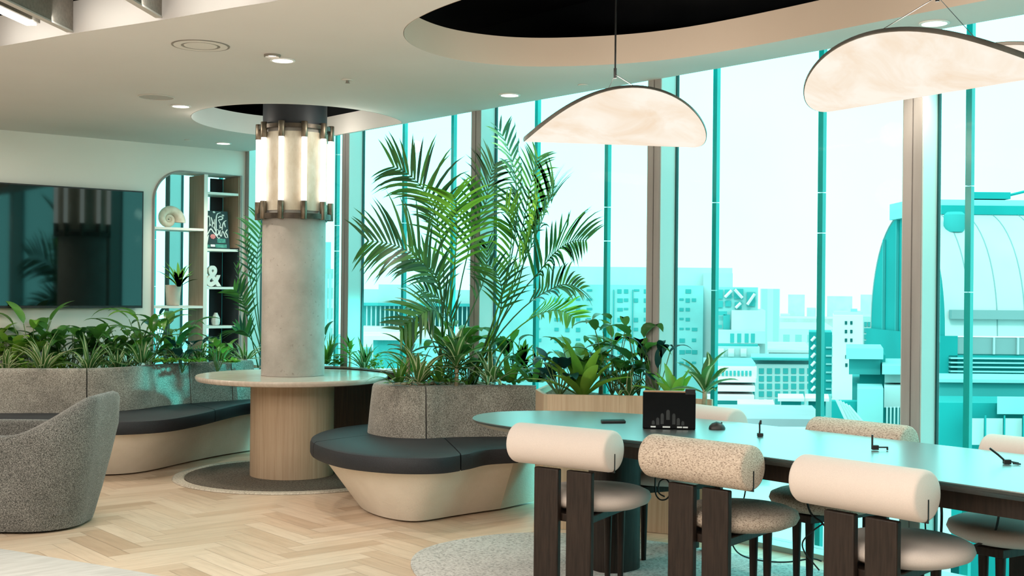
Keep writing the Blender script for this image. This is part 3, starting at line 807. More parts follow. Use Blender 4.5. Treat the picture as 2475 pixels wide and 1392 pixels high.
# pale oak planter
wp = [(4.70, 5.28), (5.06, 4.92)] + [(v.x, v.y) for v in cr([(5.12, 4.85, 0), (5.19, 4.68, 0), (5.255, 4.5, 0)], 4)] 
side = [(5.25, 5.85), (4.88, 5.56), (4.70, 5.28)]
e = empty('oak_planter', (5.0, 5.3, 0), 0, 'pale oak planter box by the windows at the end of the dining table', 'planter')
b = wall_run(list(reversed(wp)), .002, .795, -.022); build('front_panel', b, M['oak_v'], e, 30, True)
b = wall_run(list(reversed(side)), .002, .795, .022); build('side_panel', b, M['oak_v'], e, 30, True)
poly = [(4.73, 5.26)] + [(x + .02, y + .02) for x, y in wp[1:]] + [(WXP, 4.5), (WXP, 5.86), (5.24, 5.83), (4.90, 5.55)]
SOILS.append((poly, .765)); build('soil', soil_mesh(poly, .765), M['soil'], e, 0, True)

# ================================================================== RUGS ON THE FLOOR
def outline_rug(name, label, pts, mat, z=.012):
    b = MB(); n = len(pts); c = Vector((sum(p[0] for p in pts) / n, sum(p[1] for p in pts) / n))
    def ins(d): return [(Vector((p[0], p[1])) + (c - Vector((p[0], p[1]))).normalized() * d) for p in pts]
    a0, a1 = ins(0), ins(.012)
    b.rings([[(p.x, p.y, .001) for p in a0], [(p.x, p.y, z * .7) for p in a0], [(p.x, p.y, z) for p in a1]])
    return tag(build(name, b, mat, None, 40), label, 'rug')
pts = []
for k in range(96):
    a = 2 * pi * k / 96; ca, sa = cos(a), sin(a)
    pts.append((4.15 + (.96 if ca > 0 else .98) * abs(ca) ** .8 * (1 if ca > 0 else -1), 3.0 + 2.33 * abs(sa) ** .8 * (1 if sa > 0 else -1)))
outline_rug('oval_rug', 'speckled pale grey oval rug under the long dining table', pts, M['rug_grey'])
pts = [(v.x, v.y) for v in cr([(1.9, 6.85, 0), (2.03, 6.58, 0), (2.17, 6.22, 0), (2.32, 5.84, 0), (2.45, 5.45, 0), (2.5, 5.0, 0), (2.2, 4.4, 0), (1.3, 4.0, 0), (.3, 4.2, 0), (-.3, 5.2, 0), (-.2, 6.4, 0), (.6, 7.3, 0), (1.5, 7.2, 0)], 8, True)]
outline_rug('lounge_rug', 'plain pale grey rug in the near corner by the armchair', pts, M['rug_light'])

# ================================================================== ARMCHAIR (faces local +X)
av = Vector((-.77, .64, 0)); aa = math.atan2(av.y, av.x)
# back rear corner near (2.62, 6.95)
e = empty('armchair', (2.24 + RIGHT.x * .165, 7.38 + RIGHT.y * .165, 0), aa, 'grey upholstered tub armchair seen from behind its high curved back', 'armchair')
N = 72
def tub(u, out, z, H):
    """u in -1..1 from one arm front, round the back, to the other"""
    s = abs(u); sg = 1 if u > 0 else -1
    a = .40 + out; L = .50 + out * .5; rr = .27
    # straight arm then quarter bend then back
    tot = (L + .08) + rr * pi / 2 + (a - rr)
    q = s * tot; back = a - rr
    if q < back: return Vector((-.42 - out, sg * q, z))
    q -= back
    if q < rr * pi / 2:
        th = q / rr; return Vector((-.42 - out + rr - rr * cos(th), sg * (a - rr + rr * sin(th)), z))
    q -= rr * pi / 2
    return Vector((-.42 - out + rr + q, sg * a, z))
secs = []
for i in range(N + 1):
    u = -1 + 2 * i / N; s = abs(u)
    t = max(0, min(1, (s - .13) / .47)); t = t * t * (3 - 2 * t)
    H = .775 - .205 * t
    if s > .93: H -= .05 * ((s - .93) / .07) ** 2
    base = -.075; 
    def o_at(z): return base + .125 * min(1, max(0, (z / .6))) ** .85
    P = []
    for z in (.015, .05, .2, .38, H * .75, H - .03): P.append(tub(u, o_at(z), z, H))
    P.append(tub(u, o_at(H) - .008, H - .008, H)); P.append(tub(u, o_at(H) - .03, H, H)); P.append(tub(u, o_at(H) - .055, H - .008, H)); P.append(tub(u, o_at(H) - .07, H - .03, H))
    for z in (H * .75, .40, .3, .015): P.append(tub(u, o_at(z) - .08, z, H))
    secs.append(P)
b = MB(); b.rings(secs, True); build('shell', b, M['arm_fabric'], e, 60)
b = MB(); pl = [(-.34, -.24), (-.28, -.31), (-.15, -.33), (.26, -.33), (.33, -.28), (.34, 0), (.33, .28), (.26, .33), (-.15, .33), (-.28, .31), (-.34, .24)]
b.rings([[(x * .97, y * .97, .10) for x, y in pl], [(x, y, .14) for x, y in pl], [(x, y, .37) for x, y in pl], [(x * .97, y * .97, .41) for x, y in pl], [(x * .8, y * .8, .425) for x, y in pl]])
build('seat_cushion', b, M['arm_fabric'], e, 50)
b = MB(); b.rings([[(x * .8 + .03, y * .8, .0) for x, y in pl], [(x * .8 + .03, y * .8, .098) for x, y in pl]]); build('base', b, M['black'], e, 30)

# ================================================================== DINING TABLE
ol = [(3.90, .9), (3.90, 2.0), (3.905, 2.8), (3.88, 3.5), (3.80, 4.05), (3.745, 4.45), (3.79, 4.80), (3.96, 5.02), (4.19, 5.08), (4.43, 4.97), (4.62, 4.77), (4.74, 4.5), (4.81, 4.2), (4.85, 3.8), (4.855, 2.8), (4.855, .9), (4.8, .6), (4.38, .42), (3.98, .6)]
oc = [(v.x, v.y) for v in cr([(x, y, 0) for x, y in ol], 6, True)]
def shrink(pts, d):
    out = []; n = len(pts)
    for i, p in enumerate(pts):
        a, c = Vector(pts[i - 1]), Vector(pts[(i + 1) % n]); t = (c - a).normalized(); nn = Vector((-t.y, t.x))
        q = Vector(p) + nn * d
        if (q - Vector((4.38, min(max(p[1], 1.3), 4.3)))).length > (Vector(p) - Vector((4.38, min(max(p[1], 1.3), 4.3)))).length: q = Vector(p) - nn * d
        out.append((q.x, q.y))
    return out
e = empty('dining_table', (4.38, 2.9, 0), 0, 'long dark lacquered dining table with a rounded end and panel legs', 'table')
o1 = shrink(oc, .006); o2 = shrink(oc, .05)
b = MB(); b.rings([[(x, y, .702) for x, y in o2], [(x, y, .722) for x, y in o1], [(x, y, .728) for x, y in oc], [(x, y, .737) for x, y in oc], [(x, y, .740) for x, y in o1]]); build('table_top', b, M['table_top'], e, 15, True)
b = MB(); b.rings([[(x, y, z) for x, y in ((4.02, 4.1), (4.10, 4.38), (4.20, 4.5), (4.42, 4.5), (4.58, 4.38), (4.70, 4.1), (4.74, 1.0), (4.02, 1.0))] for z in (.625, .701)]); build('apron', b, M['dark_wood'], e, 20, True)
for cx_, cy, hx_, hy_ in ((4.285, 4.30, .13, .11), (4.40, 1.80, .22, .10)):
    pl = []
    for k in range(48):
        a = 2 * pi * k / 48; pl.append((cx_ + hx_ * abs(cos(a)) ** .7 * (1 if cos(a) > 0 else -1), cy + hy_ * abs(sin(a)) ** .8 * (1 if sin(a) > 0 else -1)))
    b = MB(); b.prism(pl, .014, .6245); build('leg', b, M['dark_wood'], e, 30, True)

# ================================================================== DINING CHAIRS (face local +X)
def make_chair(mat, label, group):
    e = empty('dining_chair', (0, 0, 0), 0, label, 'chair', group)
    b = MB()
    b.lathe([(.10, .398), (.20, .405), (.245, .425), (.257, .447), (.250, .468), (.22, .482), (.12, .490), (.001, .492)], 48, (.055, 0, 0)); build('seat', b, mat, e, 60)
    b = MB(); b.rings([[(x, y, z) for x, y in ((-.207, -.13), (.20, -.07), (.25, -.06), (.25, .06), (.20, .07), (-.207, .13))] for z in (.362, .3975)]); build('seat_rail', b, M['dark_wood'], e, 20, bevel=.004)
    for s in (-1, 1):
        b = MB(); b.box(-.238, -.208, s * .088 - .066, s * .088 + .066, .012, .60); build('leg', b, M['dark_wood'], e, 20, bevel=.006)
    for s in (-1, 1):
        b = MB(); b.lathe([(.013, .012), (.021, .36)], 14, (.22, s * .036, 0)); build('leg', b, M['dark_wood'], e, 40)
    # roll backrest, axis along Y
    prof = [(.001, -.265), (.076, -.2648), (.085, -.2615), (.090, -.254), (.092, -.242), (.092, .242), (.090, .254), (.085, .2615), (.076, .2648), (.001, .265)]
    b = MB(); n = 40
    rs = [[(-.222 + r * sin(2 * pi * k / n), y, .702 + r * cos(2 * pi * k / n)) for k in range(n)] for r, y in prof]
    b.rings(rs); rl = build('backrest', b, mat, e, 50)
    b = MB(); b.box(-.225, -.219, -.2668, .2668, .609, .692); tag(build('back_board', b, M['black'], rl, 0), 'thin black board slotted through the roll')
    return e
ROLLX = .222
def seat_loc(rx, ry, rz): return (rx + ROLLX * cos(rz), ry + ROLLX * sin(rz), 0)
cw = make_chair(M['cream_fabric'], 'white roll-back dining chair nearest the bench, on the near side of the table', 'white dining chairs')
rz = radians(14); cw.location = seat_loc(3.655, 3.99, rz); cw.rotation_euler = (0, 0, rz)
dup(cw, seat_loc(3.775, 2.52, 0), 0, 'white roll-back dining chair closest to the camera on the near side of the table')
cs = make_chair(M['speckled_fabric'], 'speckled beige roll-back dining chair between two white ones on the near side', 'speckled dining chairs')
rz = radians(4); cs.location = seat_loc(3.795, 3.31, rz); cs.rotation_euler = (0, 0, rz)
dup(cs, seat_loc(4.985, 3.34, pi), pi, 'speckled beige roll-back dining chair on the window side of the table')
dup(cw, seat_loc(4.975, 4.33, pi - .08), pi - .08, 'white roll-back dining chair behind the black laptop on the window side')
dup(cw, seat_loc(5.0, 2.44, pi), pi, 'white roll-back dining chair at the window side, cut by the picture edge')

# ================================================================== ON THE TABLE
ZT = .7405
A, B_ = onz(1553, 1037, ZT), onz(1681, 1040, ZT)
ax = (B_ - A); ax.z = 0; Lw = ax.length; ax.normalize(); bk = Vector((-ax.y, ax.x, 0))   # bk points away from the camera
if bk.dot(FWD) < 0: bk = -bk
up = (Vector((0, 0, 1)) + bk * .0).normalized()
e = empty('laptop', tuple((A + B_) / 2), 0, 'black laptop standing open on the table with its vented back toward the camera', 'laptop')
up = (Vector((0, 0, 1)) - bk * .06).normalized(); fw = up.cross(ax); 
if fw.dot(FWD) < 0: fw = -fw
Hh = .178; c0 = (A + B_) / 2 + bk * .02
b = MB(); b.obox(c0 + up * (Hh / 2 + .004), ax * (Lw / 2), fw * .006, up * (Hh / 2)); build('lid', b, M['black_gloss'], e, 0, True, bevel=.003)
b = MB(); b.obox(c0 + bk * .085 + Vector((0, 0, .009)), ax * (Lw / 2), bk * .085, Vector((0, 0, .008))); build('base', b, M['black'], e, 0, True, bevel=.003)
b = MB(); b.obox(c0 + up * (Hh + .0055) - ax * .012, ax * (Lw / 2 - .016), fw * .0065, up * .0035); tag(build('lid_edge', b, M['copper_edge'], e, 0, True), 'copper coloured lid edge')
b = MB(); b.obox(c0 + up * (Hh + .006) + ax * (Lw / 2 - .026), ax * .024, fw * .009, up * .014); build('webcam', b, M['black'], e, 0, True, bevel=.002)
def lp(u, v, off=.0072): return c0 + ax * (u * Lw) + up * (.004 + v * Hh) - fw * off
for u, v0, v1, w in ((-.30, .10, .16, .028), (-.215, .10, .24, .03), (-.13, .12, .36, .03), (-.02, .24, .46, .034), (.09, .12, .36, .03), (.175, .10, .24, .03), (.26, .10, .16, .028)):
    b = MB(); n = 8; pts = [lp(u - w, v0), lp(u + w, v0)] + [lp(u + w * cos(pi * k / n), v1 + .06 * sin(pi * k / n)) for k in range(n + 1)]
    m2 = [p - fw * .0006 for p in pts]; b.add(m2, [tuple(range(len(m2)))]); build('vent', b, M['grille'], e, 0, True, recalc=False)
for u in (-.30, -.05, .20, .31):
    b = MB(); b.obox(lp(u, .045), ax * (.012 if u != -.05 else .018), fw * .0007, up * .0035); tag(build('rubber_foot', b, M['white_mark'], e, 0, True), 'small white mark')

def quick(px, py, z=ZT): return onz(px, py, z)
p = quick(1482, 1021); e = empty('phone', tuple(p), 0, 'flat black phone lying on the table near its rounded end', 'phone')
b = MB(); b.obox(p + Vector((0, 0, .006)), RIGHT * .062 + FWD * .01, FWD * .036, Vector((0, 0, .0055))); build('body', b, M['black'], e, 0, True, bevel=.003)
b = MB(); b.obox(p + Vector((0, 0, .0122)), (RIGHT * .062 + FWD * .01) * .94, FWD * .033, Vector((0, 0, .0004))); build('screen', b, M['black_gloss'], e, 0, True)
p = quick(1733, 1037); e = empty('computer_mouse', tuple(p), math.atan2(RIGHT.y, RIGHT.x), 'black computer mouse on the table beside the laptop', 'mouse')
b = MB(); S = []
for k, (t, w, h) in enumerate(((-1, .004, .006), (-.9, .02, .016), (-.6, .028, .028), (-.1, .031, .036), (.4, .030, .032), (.8, .024, .020), (1, .006, .008))):
    S.append([(t * .040, w * cos(a), .001 + h * max(0, sin(a))) for a in [pi * j / 10 for j in range(11)]])
b.rings(S); build('shell', b, M['black'], e, 60)
b = MB(); b.lathe([(.004, -.003), (.004, .003)], 12); b.xform(Matrix.Translation((.022, 0, .0305)) @ Matrix.Rotation(pi / 2, 4, 'X')); build('scroll_wheel', b, M['grille'], e, 40)
def cable_stub(name, label, P, plug):
    e = empty(name, tuple(P[0]), 0, label, 'cable')
    b = MB(); b.tube(P, .0042, 8); build('cord', b, M['black'], e, 60, True)
    for c, a1, a2, a3 in plug:
        b = MB(); b.obox(c, a1, a2, a3); build('plug', b, M['black'], e, 0, True, bevel=.002)
    return e
Z = Vector((0, 0, 1))
p = quick(1835, 1055)
cable_stub('charging_cable', 'short black charging lead standing upright on the table, closest to the mouse', [p + Z * .004, p + Z * .03 + RIGHT * .002, p + Z * .06 + RIGHT * .001, p + Z * .072 + RIGHT * .006], [(p + Z * .0085 + RIGHT * .004, RIGHT * .013, FWD * .012, Z * .008), (p + Z * .066 + RIGHT * .006, RIGHT * .004, FWD * .004, Z * .010)])
p = quick(2108, 1088)
cable_stub('charging_cable', 'black charging lead with a flat plug lying beside its upright end, mid table', [p + Z * .004, p + Z * .03, p + Z * .065], [(p + Z * .012 + RIGHT * .012, RIGHT * .014, FWD * .01, Z * .010), (p + Z * .013 + RIGHT * .045, RIGHT * .022, FWD * .006, Z * .003), (p + Z * .008 + RIGHT * .064, RIGHT * .003, FWD * .006, Z * .007)])
p = quick(2430, 1122); q = p - RIGHT * .062 + Z * .062
cable_stub('charging_cable', 'black charging lead leaning diagonally with a forked end, furthest along the table', [q, q * .5 + p * .5 + Z * .008, p + Z * .012], [(p + Z * .010 + RIGHT * .006, RIGHT * .014, FWD * .010, Z * .009), (p + RIGHT * .035 + Z * .008, RIGHT * .018 - Z * .003, FWD * .003, Z * .003), (p + RIGHT * .036 - FWD * .02 + Z * .005, RIGHT * .016 - Z * .001, FWD * .003, Z * .003)])

# cables hanging under the table
def hang(label, pts, r=.004, n=8):
    b = MB(); b.tube(cr(pts, n), r, 6); return tag(build('hanging_cable', b, M['black'], None, 60), label, 'cable', 'cables under the table')
XC = 4.45
def u(px, py, X=XC): return onX(px, py, X)
b_ = [u(1590, 1140), u(1583, 1175), u(1592, 1205), u(1612, 1205), u(1622, 1180), u(1610, 1158), u(1594, 1165), u(1592, 1190), u(1606, 1200)]
b_[0].z = .64
hang('coiled black cable hanging under the table behind the speckled near chair', b_)
b_ = [u(*q, 4.70) for q in ((1812, 1170), (1800, 1195), (1788, 1222), (1768, 1290), (1775, 1325), (1800, 1345), (1850, 1356), (1905, 1358), (1960, 1350), (1985, 1356))]; b_[0].z = .62
for q in b_: q.z = max(q.z, .02)
b_ = [Vector((q.x, q.y, q.z)) for q in b_]
hang('long black cable drooping under the table in a wide low loop', b_)
b_ = [u(1938, 1195), u(1955, 1230), u(1985, 1262), u(2002, 1280)]; b_[0].z = .62
hang('black cable slanting down behind the near white chair back', b_, .005)
b_ = [u(1990, 1265), u(1962, 1285), u(1940, 1310), u(1945, 1335), u(1965, 1360), u(1980, 1378)]
hang('thin black cable kinking down beside a far chair leg', b_, .0035)
b_ = [u(2234, 1200, 4.3), u(2236, 1260, 4.3), u(2238, 1300, 4.3)]; b_[0].z = .62
hang('thin straight black cable dropping behind the nearest white chair roll', b_, .0035)
b_ = [u(2272, 1190, 4.3), u(2276, 1240, 4.3), u(2274, 1305, 4.3)]; b_[0].z = .62
hang('thick black cable pair hanging beside the nearest white chair roll', b_, .006)
b_ = [u(2420, 1235, 4.5), u(2408, 1275, 4.5), u(2385, 1305, 4.5), u(2345, 1322, 4.5)]; b_[0].z = .62
hang('black cable sweeping down from the table leg over a far seat', b_, .005)

# ================================================================== PENDANTS: round alabaster-look sheets folded upward into a half pipe
def pendant(label, c, R, r, yw, pt, ro, top, split):
    e = empty('pendant_lamp', c, 0, label, 'pendant lamp', 'folded disc pendant lamps')
    Mx = Matrix.Translation(c) @ Matrix.Rotation(yw, 4, 'Z') @ Matrix.Rotation(pt, 4, 'Y') @ Matrix.Rotation(ro, 4, 'X')
    def S(rho, ph, off=0):
        s = R * rho * sin(ph); return Mx @ Vector((R * rho * cos(ph), (r - off) * sin(s / r), r - (r - off) * cos(s / r)))
    nP = 96; b = MB(); rr = [.02, .2, .4, .6, .8, .93, 1.0]
    b.rings([[S(q, 2 * pi * k / nP) for k in range(nP)] for q in rr], True, True, False)
    n0 = len(b.v)
    o = build('shade', b, M['pendant'], e, 180, True, recalc=False)
    so = o.modifiers.new('thick', 'SOLIDIFY'); so.thickness = .008; so.offset = 1
    b = MB(); ring = [S(1.002, 2 * pi * k / nP, .004) for k in range(nP)]
    nn = 6; rs = []
    for k in range(nP):
        p = ring[k]; t = (ring[(k + 1) % nP] - ring[k - 1]).normalized()
        a = (S(1.05, 2 * pi * k / nP) - S(.98, 2 * pi * k / nP)).normalized(); g = t.cross(a).normalized()
        rs.append([p + a * (.005 * cos(2 * pi * j / nn)) + g * (.013 * sin(2 * pi * j / nn)) for j in range(nn)])
    rs.append(rs[0]); b.rings(rs, True, False, False); build('rim', b, M['pend_rim'], e, 60, True)
    ctr = Vector((c[0], c[1], split))
    b = MB(); b.tube([(c[0], c[1], top), (c[0], c[1], split)], .0045, 8); build('cord', b, M['black'], e, 60, True)
    b = MB(); b.lathe([(.008, split - .02), (.008, split + .03)], 10, (c[0], c[1], 0)); build('cord_clip', b, M['black'], e, 60, True)
    for ph in (pi / 2, -pi / 2):
        b = MB(); b.tube([ctr, S(.99, ph)], .0016, 6); build('wire', b, M['black'], e, 60, True)
    l = bpy.data.lights.new('pendant_glow', 'POINT'); l.energy = 8; l.color = (1, .84, .68); l.shadow_soft_size = .1
    lo = bpy.data.objects.new('pendant_glow', l); lo.location = (c[0], c[1], c[2] - .12); col.objects.link(lo)
    l = bpy.data.lights.new('pendant_uplight', 'POINT'); l.energy = 13; l.color = (1, .84, .68); l.shadow_soft_size = .08
    lo = bpy.data.objects.new('pendant_uplight', l); lo.location = (c[0], c[1], c[2] + .26); col.objects.link(lo)
    return e
pendant('folded alabaster disc pendant hanging in front of the palm, the smaller looking one', (4.203, 4.24, 2.146), .448, .493, 2.638, 0, .046, 3.24, 2.48)
pendant('folded alabaster disc pendant nearest the camera, running out of the picture', (4.25, 2.52, 2.191), .50, .60, 1.629, .041, -.089, 3.24, 2.56)

# ================================================================== PLANTS
R_ = random.Random(11)
XMAX, YMAX = WX - .02, TVY - .02
def clampv(p):
    if p.z < .802 and 2.4 < p.x and 4.2 < p.y < 10.3:
        zf = .802 if p.x < 5.0 or p.y < 7.1 or p.y > 9.4 else .78
        for poly, zs in SOILS:
            if inside((p.x, p.y), poly): zf = zs + .002; break
        if p.z < zf: p.z = zf
    if p.z > 1.19 and p.y > TVY - .075 and p.x < 4.3 and p.y < 10.4: p.y = TVY - .075
    if p.x > XMAX and p.y < 10.2: p.x = XMAX
    if p.y > YMAX and p.x < 5.3 and p.y < 10.7: p.y = YMAX
    return p
def leaf(mb, base, az, L, W, el, droop, kind='strap', seg=7, fold=.18, twist=0):
    p = Vector(base); ds = L / seg
    vs, uv, fs = [], [], []
    side = Vector((-sin(az), cos(az), 0))
    for i in range(seg + 1):
        t = i / seg
        e = el - droop * t ** 1.25
        d = Vector((cos(az) * cos(e), sin(az) * cos(e), sin(e)))
        nrm = side.cross(d); 
        if kind == 'strap': w = W * min(1, .45 + 2.6 * t) * (1 - t ** 3.2)
        elif kind == 'oval': w = W * (sin(pi * min(1, t ** .72)) ** .85 if 0 < t < 1 else 0)
        else: w = W * sin(pi * (.06 + .94 * t)) ** .8 if t < 1 else 0
        w = max(w, .0008)
        sd = (side * cos(twist * t) + nrm * sin(twist * t))
        a, c = clampv(p - sd * w * .5 - nrm * w * fold), clampv(p + sd * w * .5 - nrm * w * fold)
        vs += [a, clampv(p.copy()), c]; uv += [(0, t), (.5, t), (1, t)]
        p = p + d * ds
    for i in range(seg):
        a = i * 3
        fs += [(a, a + 1, a + 4, a + 3), (a + 1, a + 2, a + 5, a + 4)]
    mb.add(vs, fs, uv)
    return p
def petiole(mb, a, b, sag=.0, r=.004):
    a, b = Vector(a), Vector(b); m = (a + b) / 2 + Vector((0, 0, sag))
    n0 = len(mb.v); pts = [a * (1 - t) ** 2 + m * 2 * t * (1 - t) + b * t * t for t in (0, .25, .5, .75, 1)]
    mb.tube(pts, r, 4, False)
    mb.has_uv = True
    for i in range(len(mb.uv)):
        pass
    return pts

def plant(name, label, cat, group, P, parts):
    """parts: list of (part name, mesh, material); one part alone becomes the thing itself"""
    if len(parts) == 1:
        o = build(name, parts[0][1], parts[0][2], None, 180, recalc=False)
        return tag(o, label, cat, group)
    e = empty(name, tuple(P), R_.uniform(0, 0), label, cat, group)
    for n, mb, m in parts: build(n, mb, m, e, 180, True, recalc=False)
    return e

def spider(P, L, n, mat, label, W=.026, group='variegated spider plants', name='spider_plant'):
    b = MB(); n = int(n * 1.35); L *= 1.12; W *= 1.2
    for k in range(n):
        az = 2 * pi * k / n + R_.uniform(-.25, .25); q = R_.random()
        leaf(b, (P[0] + .01 * cos(az), P[1] + .01 * sin(az), P[2]), az, L * R_.uniform(.75, 1.12), W * R_.uniform(.8, 1.2), radians(88 - 42 * q), radians(35 + 85 * q), 'strap')
    return plant(name, label, 'plant', group, P, [('foliage', b, mat)])
def lily(P, h, n, mat, label, W=.075, spread=.5, group='broad-leaved peace lilies', name='peace_lily', LL=None):
    b, s = MB(), MB(); n = int(n * 1.6)
    for k in range(n):
        az = 2 * pi * k / n * 1.0 + R_.uniform(-.5, .5); f = (k + .5) / n
        hh = h * R_.uniform(.25, .78); el = radians(R_.uniform(62, 86) - 25 * spread * R_.random())
        tip = Vector(P) + Vector((cos(az) * cos(el), sin(az) * cos(el), sin(el))) * hh
        tip = clampv(tip)
        petiole(s, P, tip, 0, .0035)
        l = (LL or h * .46) * R_.uniform(.8, 1.15)
        leaf(b, tip, az + R_.uniform(-.4, .4), l, W * R_.uniform(.8, 1.2), radians(R_.uniform(25, 65)), radians(R_.uniform(50, 110)), 'oval', 8, .12)
    return plant(name, label, 'plant', group, P, [('foliage', b, mat), ('stems', s, M['stem'])])
def cane(P, h, L, n, mat, label, W=.045, group='dracaenas on bare canes', name='dracaena', lean=(0, 0)):
    b, s = MB(), MB()
    top = Vector(P) + Vector((lean[0], lean[1], h))
    s.tube([Vector(P), (Vector(P) + top) / 2 + Vector((.006, 0, 0)), top], [.015, .013, .011], 8)
    for k in range(n):
        az = 2.4 * k + R_.uniform(-.2, .2); t = k / n
        q = top - Vector((0, 0, .10 * (1 - t) * h / .25))
        leaf(b, q, az, L * R_.uniform(.8, 1.1), W * R_.uniform(.85, 1.15), radians(22 + 62 * t + R_.uniform(-8, 8)), radians(55 - 15 * t), 'lance', 7, .2)
    return plant(name, label, 'plant', group, P, [('foliage', b, mat), ('cane', s, M['cane'])])
def rosette(P, L, n, mat, label, W=.06, group='upright rosette ferns', name='nest_fern'):
    b = MB()
    for k in range(n):
        az = 2.4 * k; t = k / n
        leaf(b, (P[0] + .012 * cos(az), P[1] + .012 * sin(az), P[2]), az, L * R_.uniform(.8, 1.1), W * R_.uniform(.85, 1.15), radians(28 + 55 * t), radians(35), 'lance', 7, .18)
    return plant(name, label, 'plant', group, P, [('foliage', b, mat)])
def bush(P, r, h, n, mat, label, group='low bright ground-cover plants', name='ground_cover_plant', W=.03):
    b = MB()
    for k in range(n):
        a, q = R_.uniform(0, 2 * pi), r * sqrt(R_.random()); z = h * R_.random() ** .7 * (1 - .5 * (q / r) ** 2)
        p = clampv(Vector((P[0] + q * cos(a), P[1] + q * sin(a), P[2] + z)))
        leaf(b, p, R_.uniform(0, 2 * pi), W * R_.uniform(1.2, 2.2), W * R_.uniform(.8, 1.2), radians(R_.uniform(0, 60)), .8, 'oval', 4, .1)
    return plant(name, label, 'plant', group, P, [('foliage', b, mat)])

def behind(px, py, zz, dist, z):
    p = onz(px, py, zz); h = Vector((p.x, p.y, 0)).normalized()
    q = p + h * dist; q.z = z
    return q
# --- left bed, front row
LZ = .701
front = [(-35, 890, .15, .30, 16, 'lf_vari', 'spider plant at the very edge of the picture in the bed under the television'),
 (12, 890, .12, .27, 15, 'lf_vari', 'spider plant with pale arching leaves below the left part of the television'),
 (104, 890, .11, .36, 18, 'lf_vari', 'large variegated spider plant spreading over the bench back under the television'),
 (213, 890, .11, .31, 18, 'lf_stripe', 'striped grey-green spider plant below the middle of the television'),
 (283, 888, .11, .24, 14, 'lf_stripe', 'smaller striped spider plant between two larger ones under the television'),
 (343, 886, .12, .33, 18, 'lf_stripe', 'tall striped spider plant below the right corner of the television'),
 (432, 880, .10, .28, 16, 'lf_vari', 'cream-edged spider plant below the arched shelf, beside the teal-lit bench back'),
 (484, 879, .10, .26, 16, 'lf_vari', 'cream-edged spider plant directly below the shelf divider'),
 (530, 878, .10, .30, 15, 'lf_mid', 'plain green spider plant below the narrow side of the arched shelf'),
 (592, 876, .10, .28, 18, 'lf_vari', 'cream-edged spider plant beside the concrete column, left of it')]
for px, py, ds, L, n, m, lb in front: spider(behind(px, py, .775, ds, LZ), L, n, M[m], lb, .026)
for px, ds, r, h, n, lb in ((62, .12, .10, .12, 80, 'low bright green ground cover spilling beside the large spider plant'), (138, .13, .10, .13, 80, 'low bright green ground cover below the middle of the television bed'), (398, .16, .10, .12, 70, 'low bright ground cover where the bench back turns teal'), (470, .2, .10, .13, 70, 'pale green ground cover under the shelf divider'), (560, .16, .07, .12, 70, 'pale green ground cover close to the column')):
    bush(behind(px, 886, .775, ds, LZ), r, h, n, M['lf_bright'], lb)
back = [(-25, .38, .42, 9, 'lf_bright', .10, 'pale bright leafy plant at the left edge below the television'),
 (28, .33, .40, 9, 'lf_bright', .09, 'bright green peace lily at the far left below the television'),
 (80, .42, .58, 10, 'lf_mid', .095, 'tall peace lily with a drooping leaf rising toward the television bottom edge'),
 (128, .52, .50, 10, 'lf_dark', .10, 'dark peace lily second from the left bright one under the television'),
 (176, .40, .48, 9, 'lf_dark', .085, 'dark peace lily with a thin upright leaf under the television centre'),
 (222, .55, .45, 10, 'lf_dark', .09, 'glossy dark peace lily behind the striped spider plant'),
 (268, .45, .42, 10, 'lf_dark', .085, 'low dark peace lily under the lit reflection in the television'),
 (312, .5, .50, 9, 'lf_mid', .075, 'peace lily with a single pointed upright leaf near the television corner'),
 (362, .45, .66, 10, 'lf_mid', .085, 'tall peace lily beside the television corner reaching over its lower edge'),
 (405, .42, .62, 10, 'lf_dark', .09, 'tall dark peace lily in front of the arched shelf foot'),
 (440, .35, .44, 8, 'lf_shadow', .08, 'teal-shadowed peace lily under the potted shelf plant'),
 (150, .30, .30, 9, 'lf_dark', .07, 'short dark peace lily filling the middle of the television bed'),
 (250, .30, .30, 9, 'lf_dark', .07, 'short dark peace lily between the two striped spider plants'),
 (40, .5, .38, 9, 'lf_dark', .09, 'dark peace lily filling behind the bright one at the left'),
 (332, .33, .34, 9, 'lf_dark', .07, 'short dark peace lily behind the tall striped spider plant'),
 (525, .3, .36, 8, 'lf_mid', .06, 'arching green peace lily in front of the narrow shelf foot')]
for px, ds, h, n, m, W, lb in back: lily(behind(px, 886, .775, ds, LZ), h, n, M[m], lb, W)
# --- strip along the windows
SZ = .746
def strip_pt(px): return Vector((5.235, onX(px, 880, 5.235).y, SZ))
p = strip_pt(790); spider(p, .30, 13, M['lf_mid'], 'upright strap-leaved plant right beside the column, against the windows', .03)
lily(strip_pt(772) + Vector((.02, .05, 0)), .42, 5, M['lf_dark'], 'slim plant with one tall oval leaf half hidden by the column', .06)
cane(strip_pt(838) + Vector((.03, 0, 0)), .16, .17, 12, M['lf_mid'], 'small dracaena with a bright upright leaf against the window post', .04)
spider(strip_pt(880), .27, 15, M['lf_stripe'], 'striped spider plant on the window strip behind the round table', .026)
bush(strip_pt(913), .07, .16, 50, M['lf_bright'], 'bright green low plant at the end of the window strip')
bush(strip_pt(815) , .07, .12, 50, M['lf_mid'], 'low mid green filler plant on the window strip near the column')
spider(Vector((5.2, 7.42, SZ)), .30, 12, M['lf_mid'], 'spiky strap-leaved plant where the window strip meets the end bench', .028)
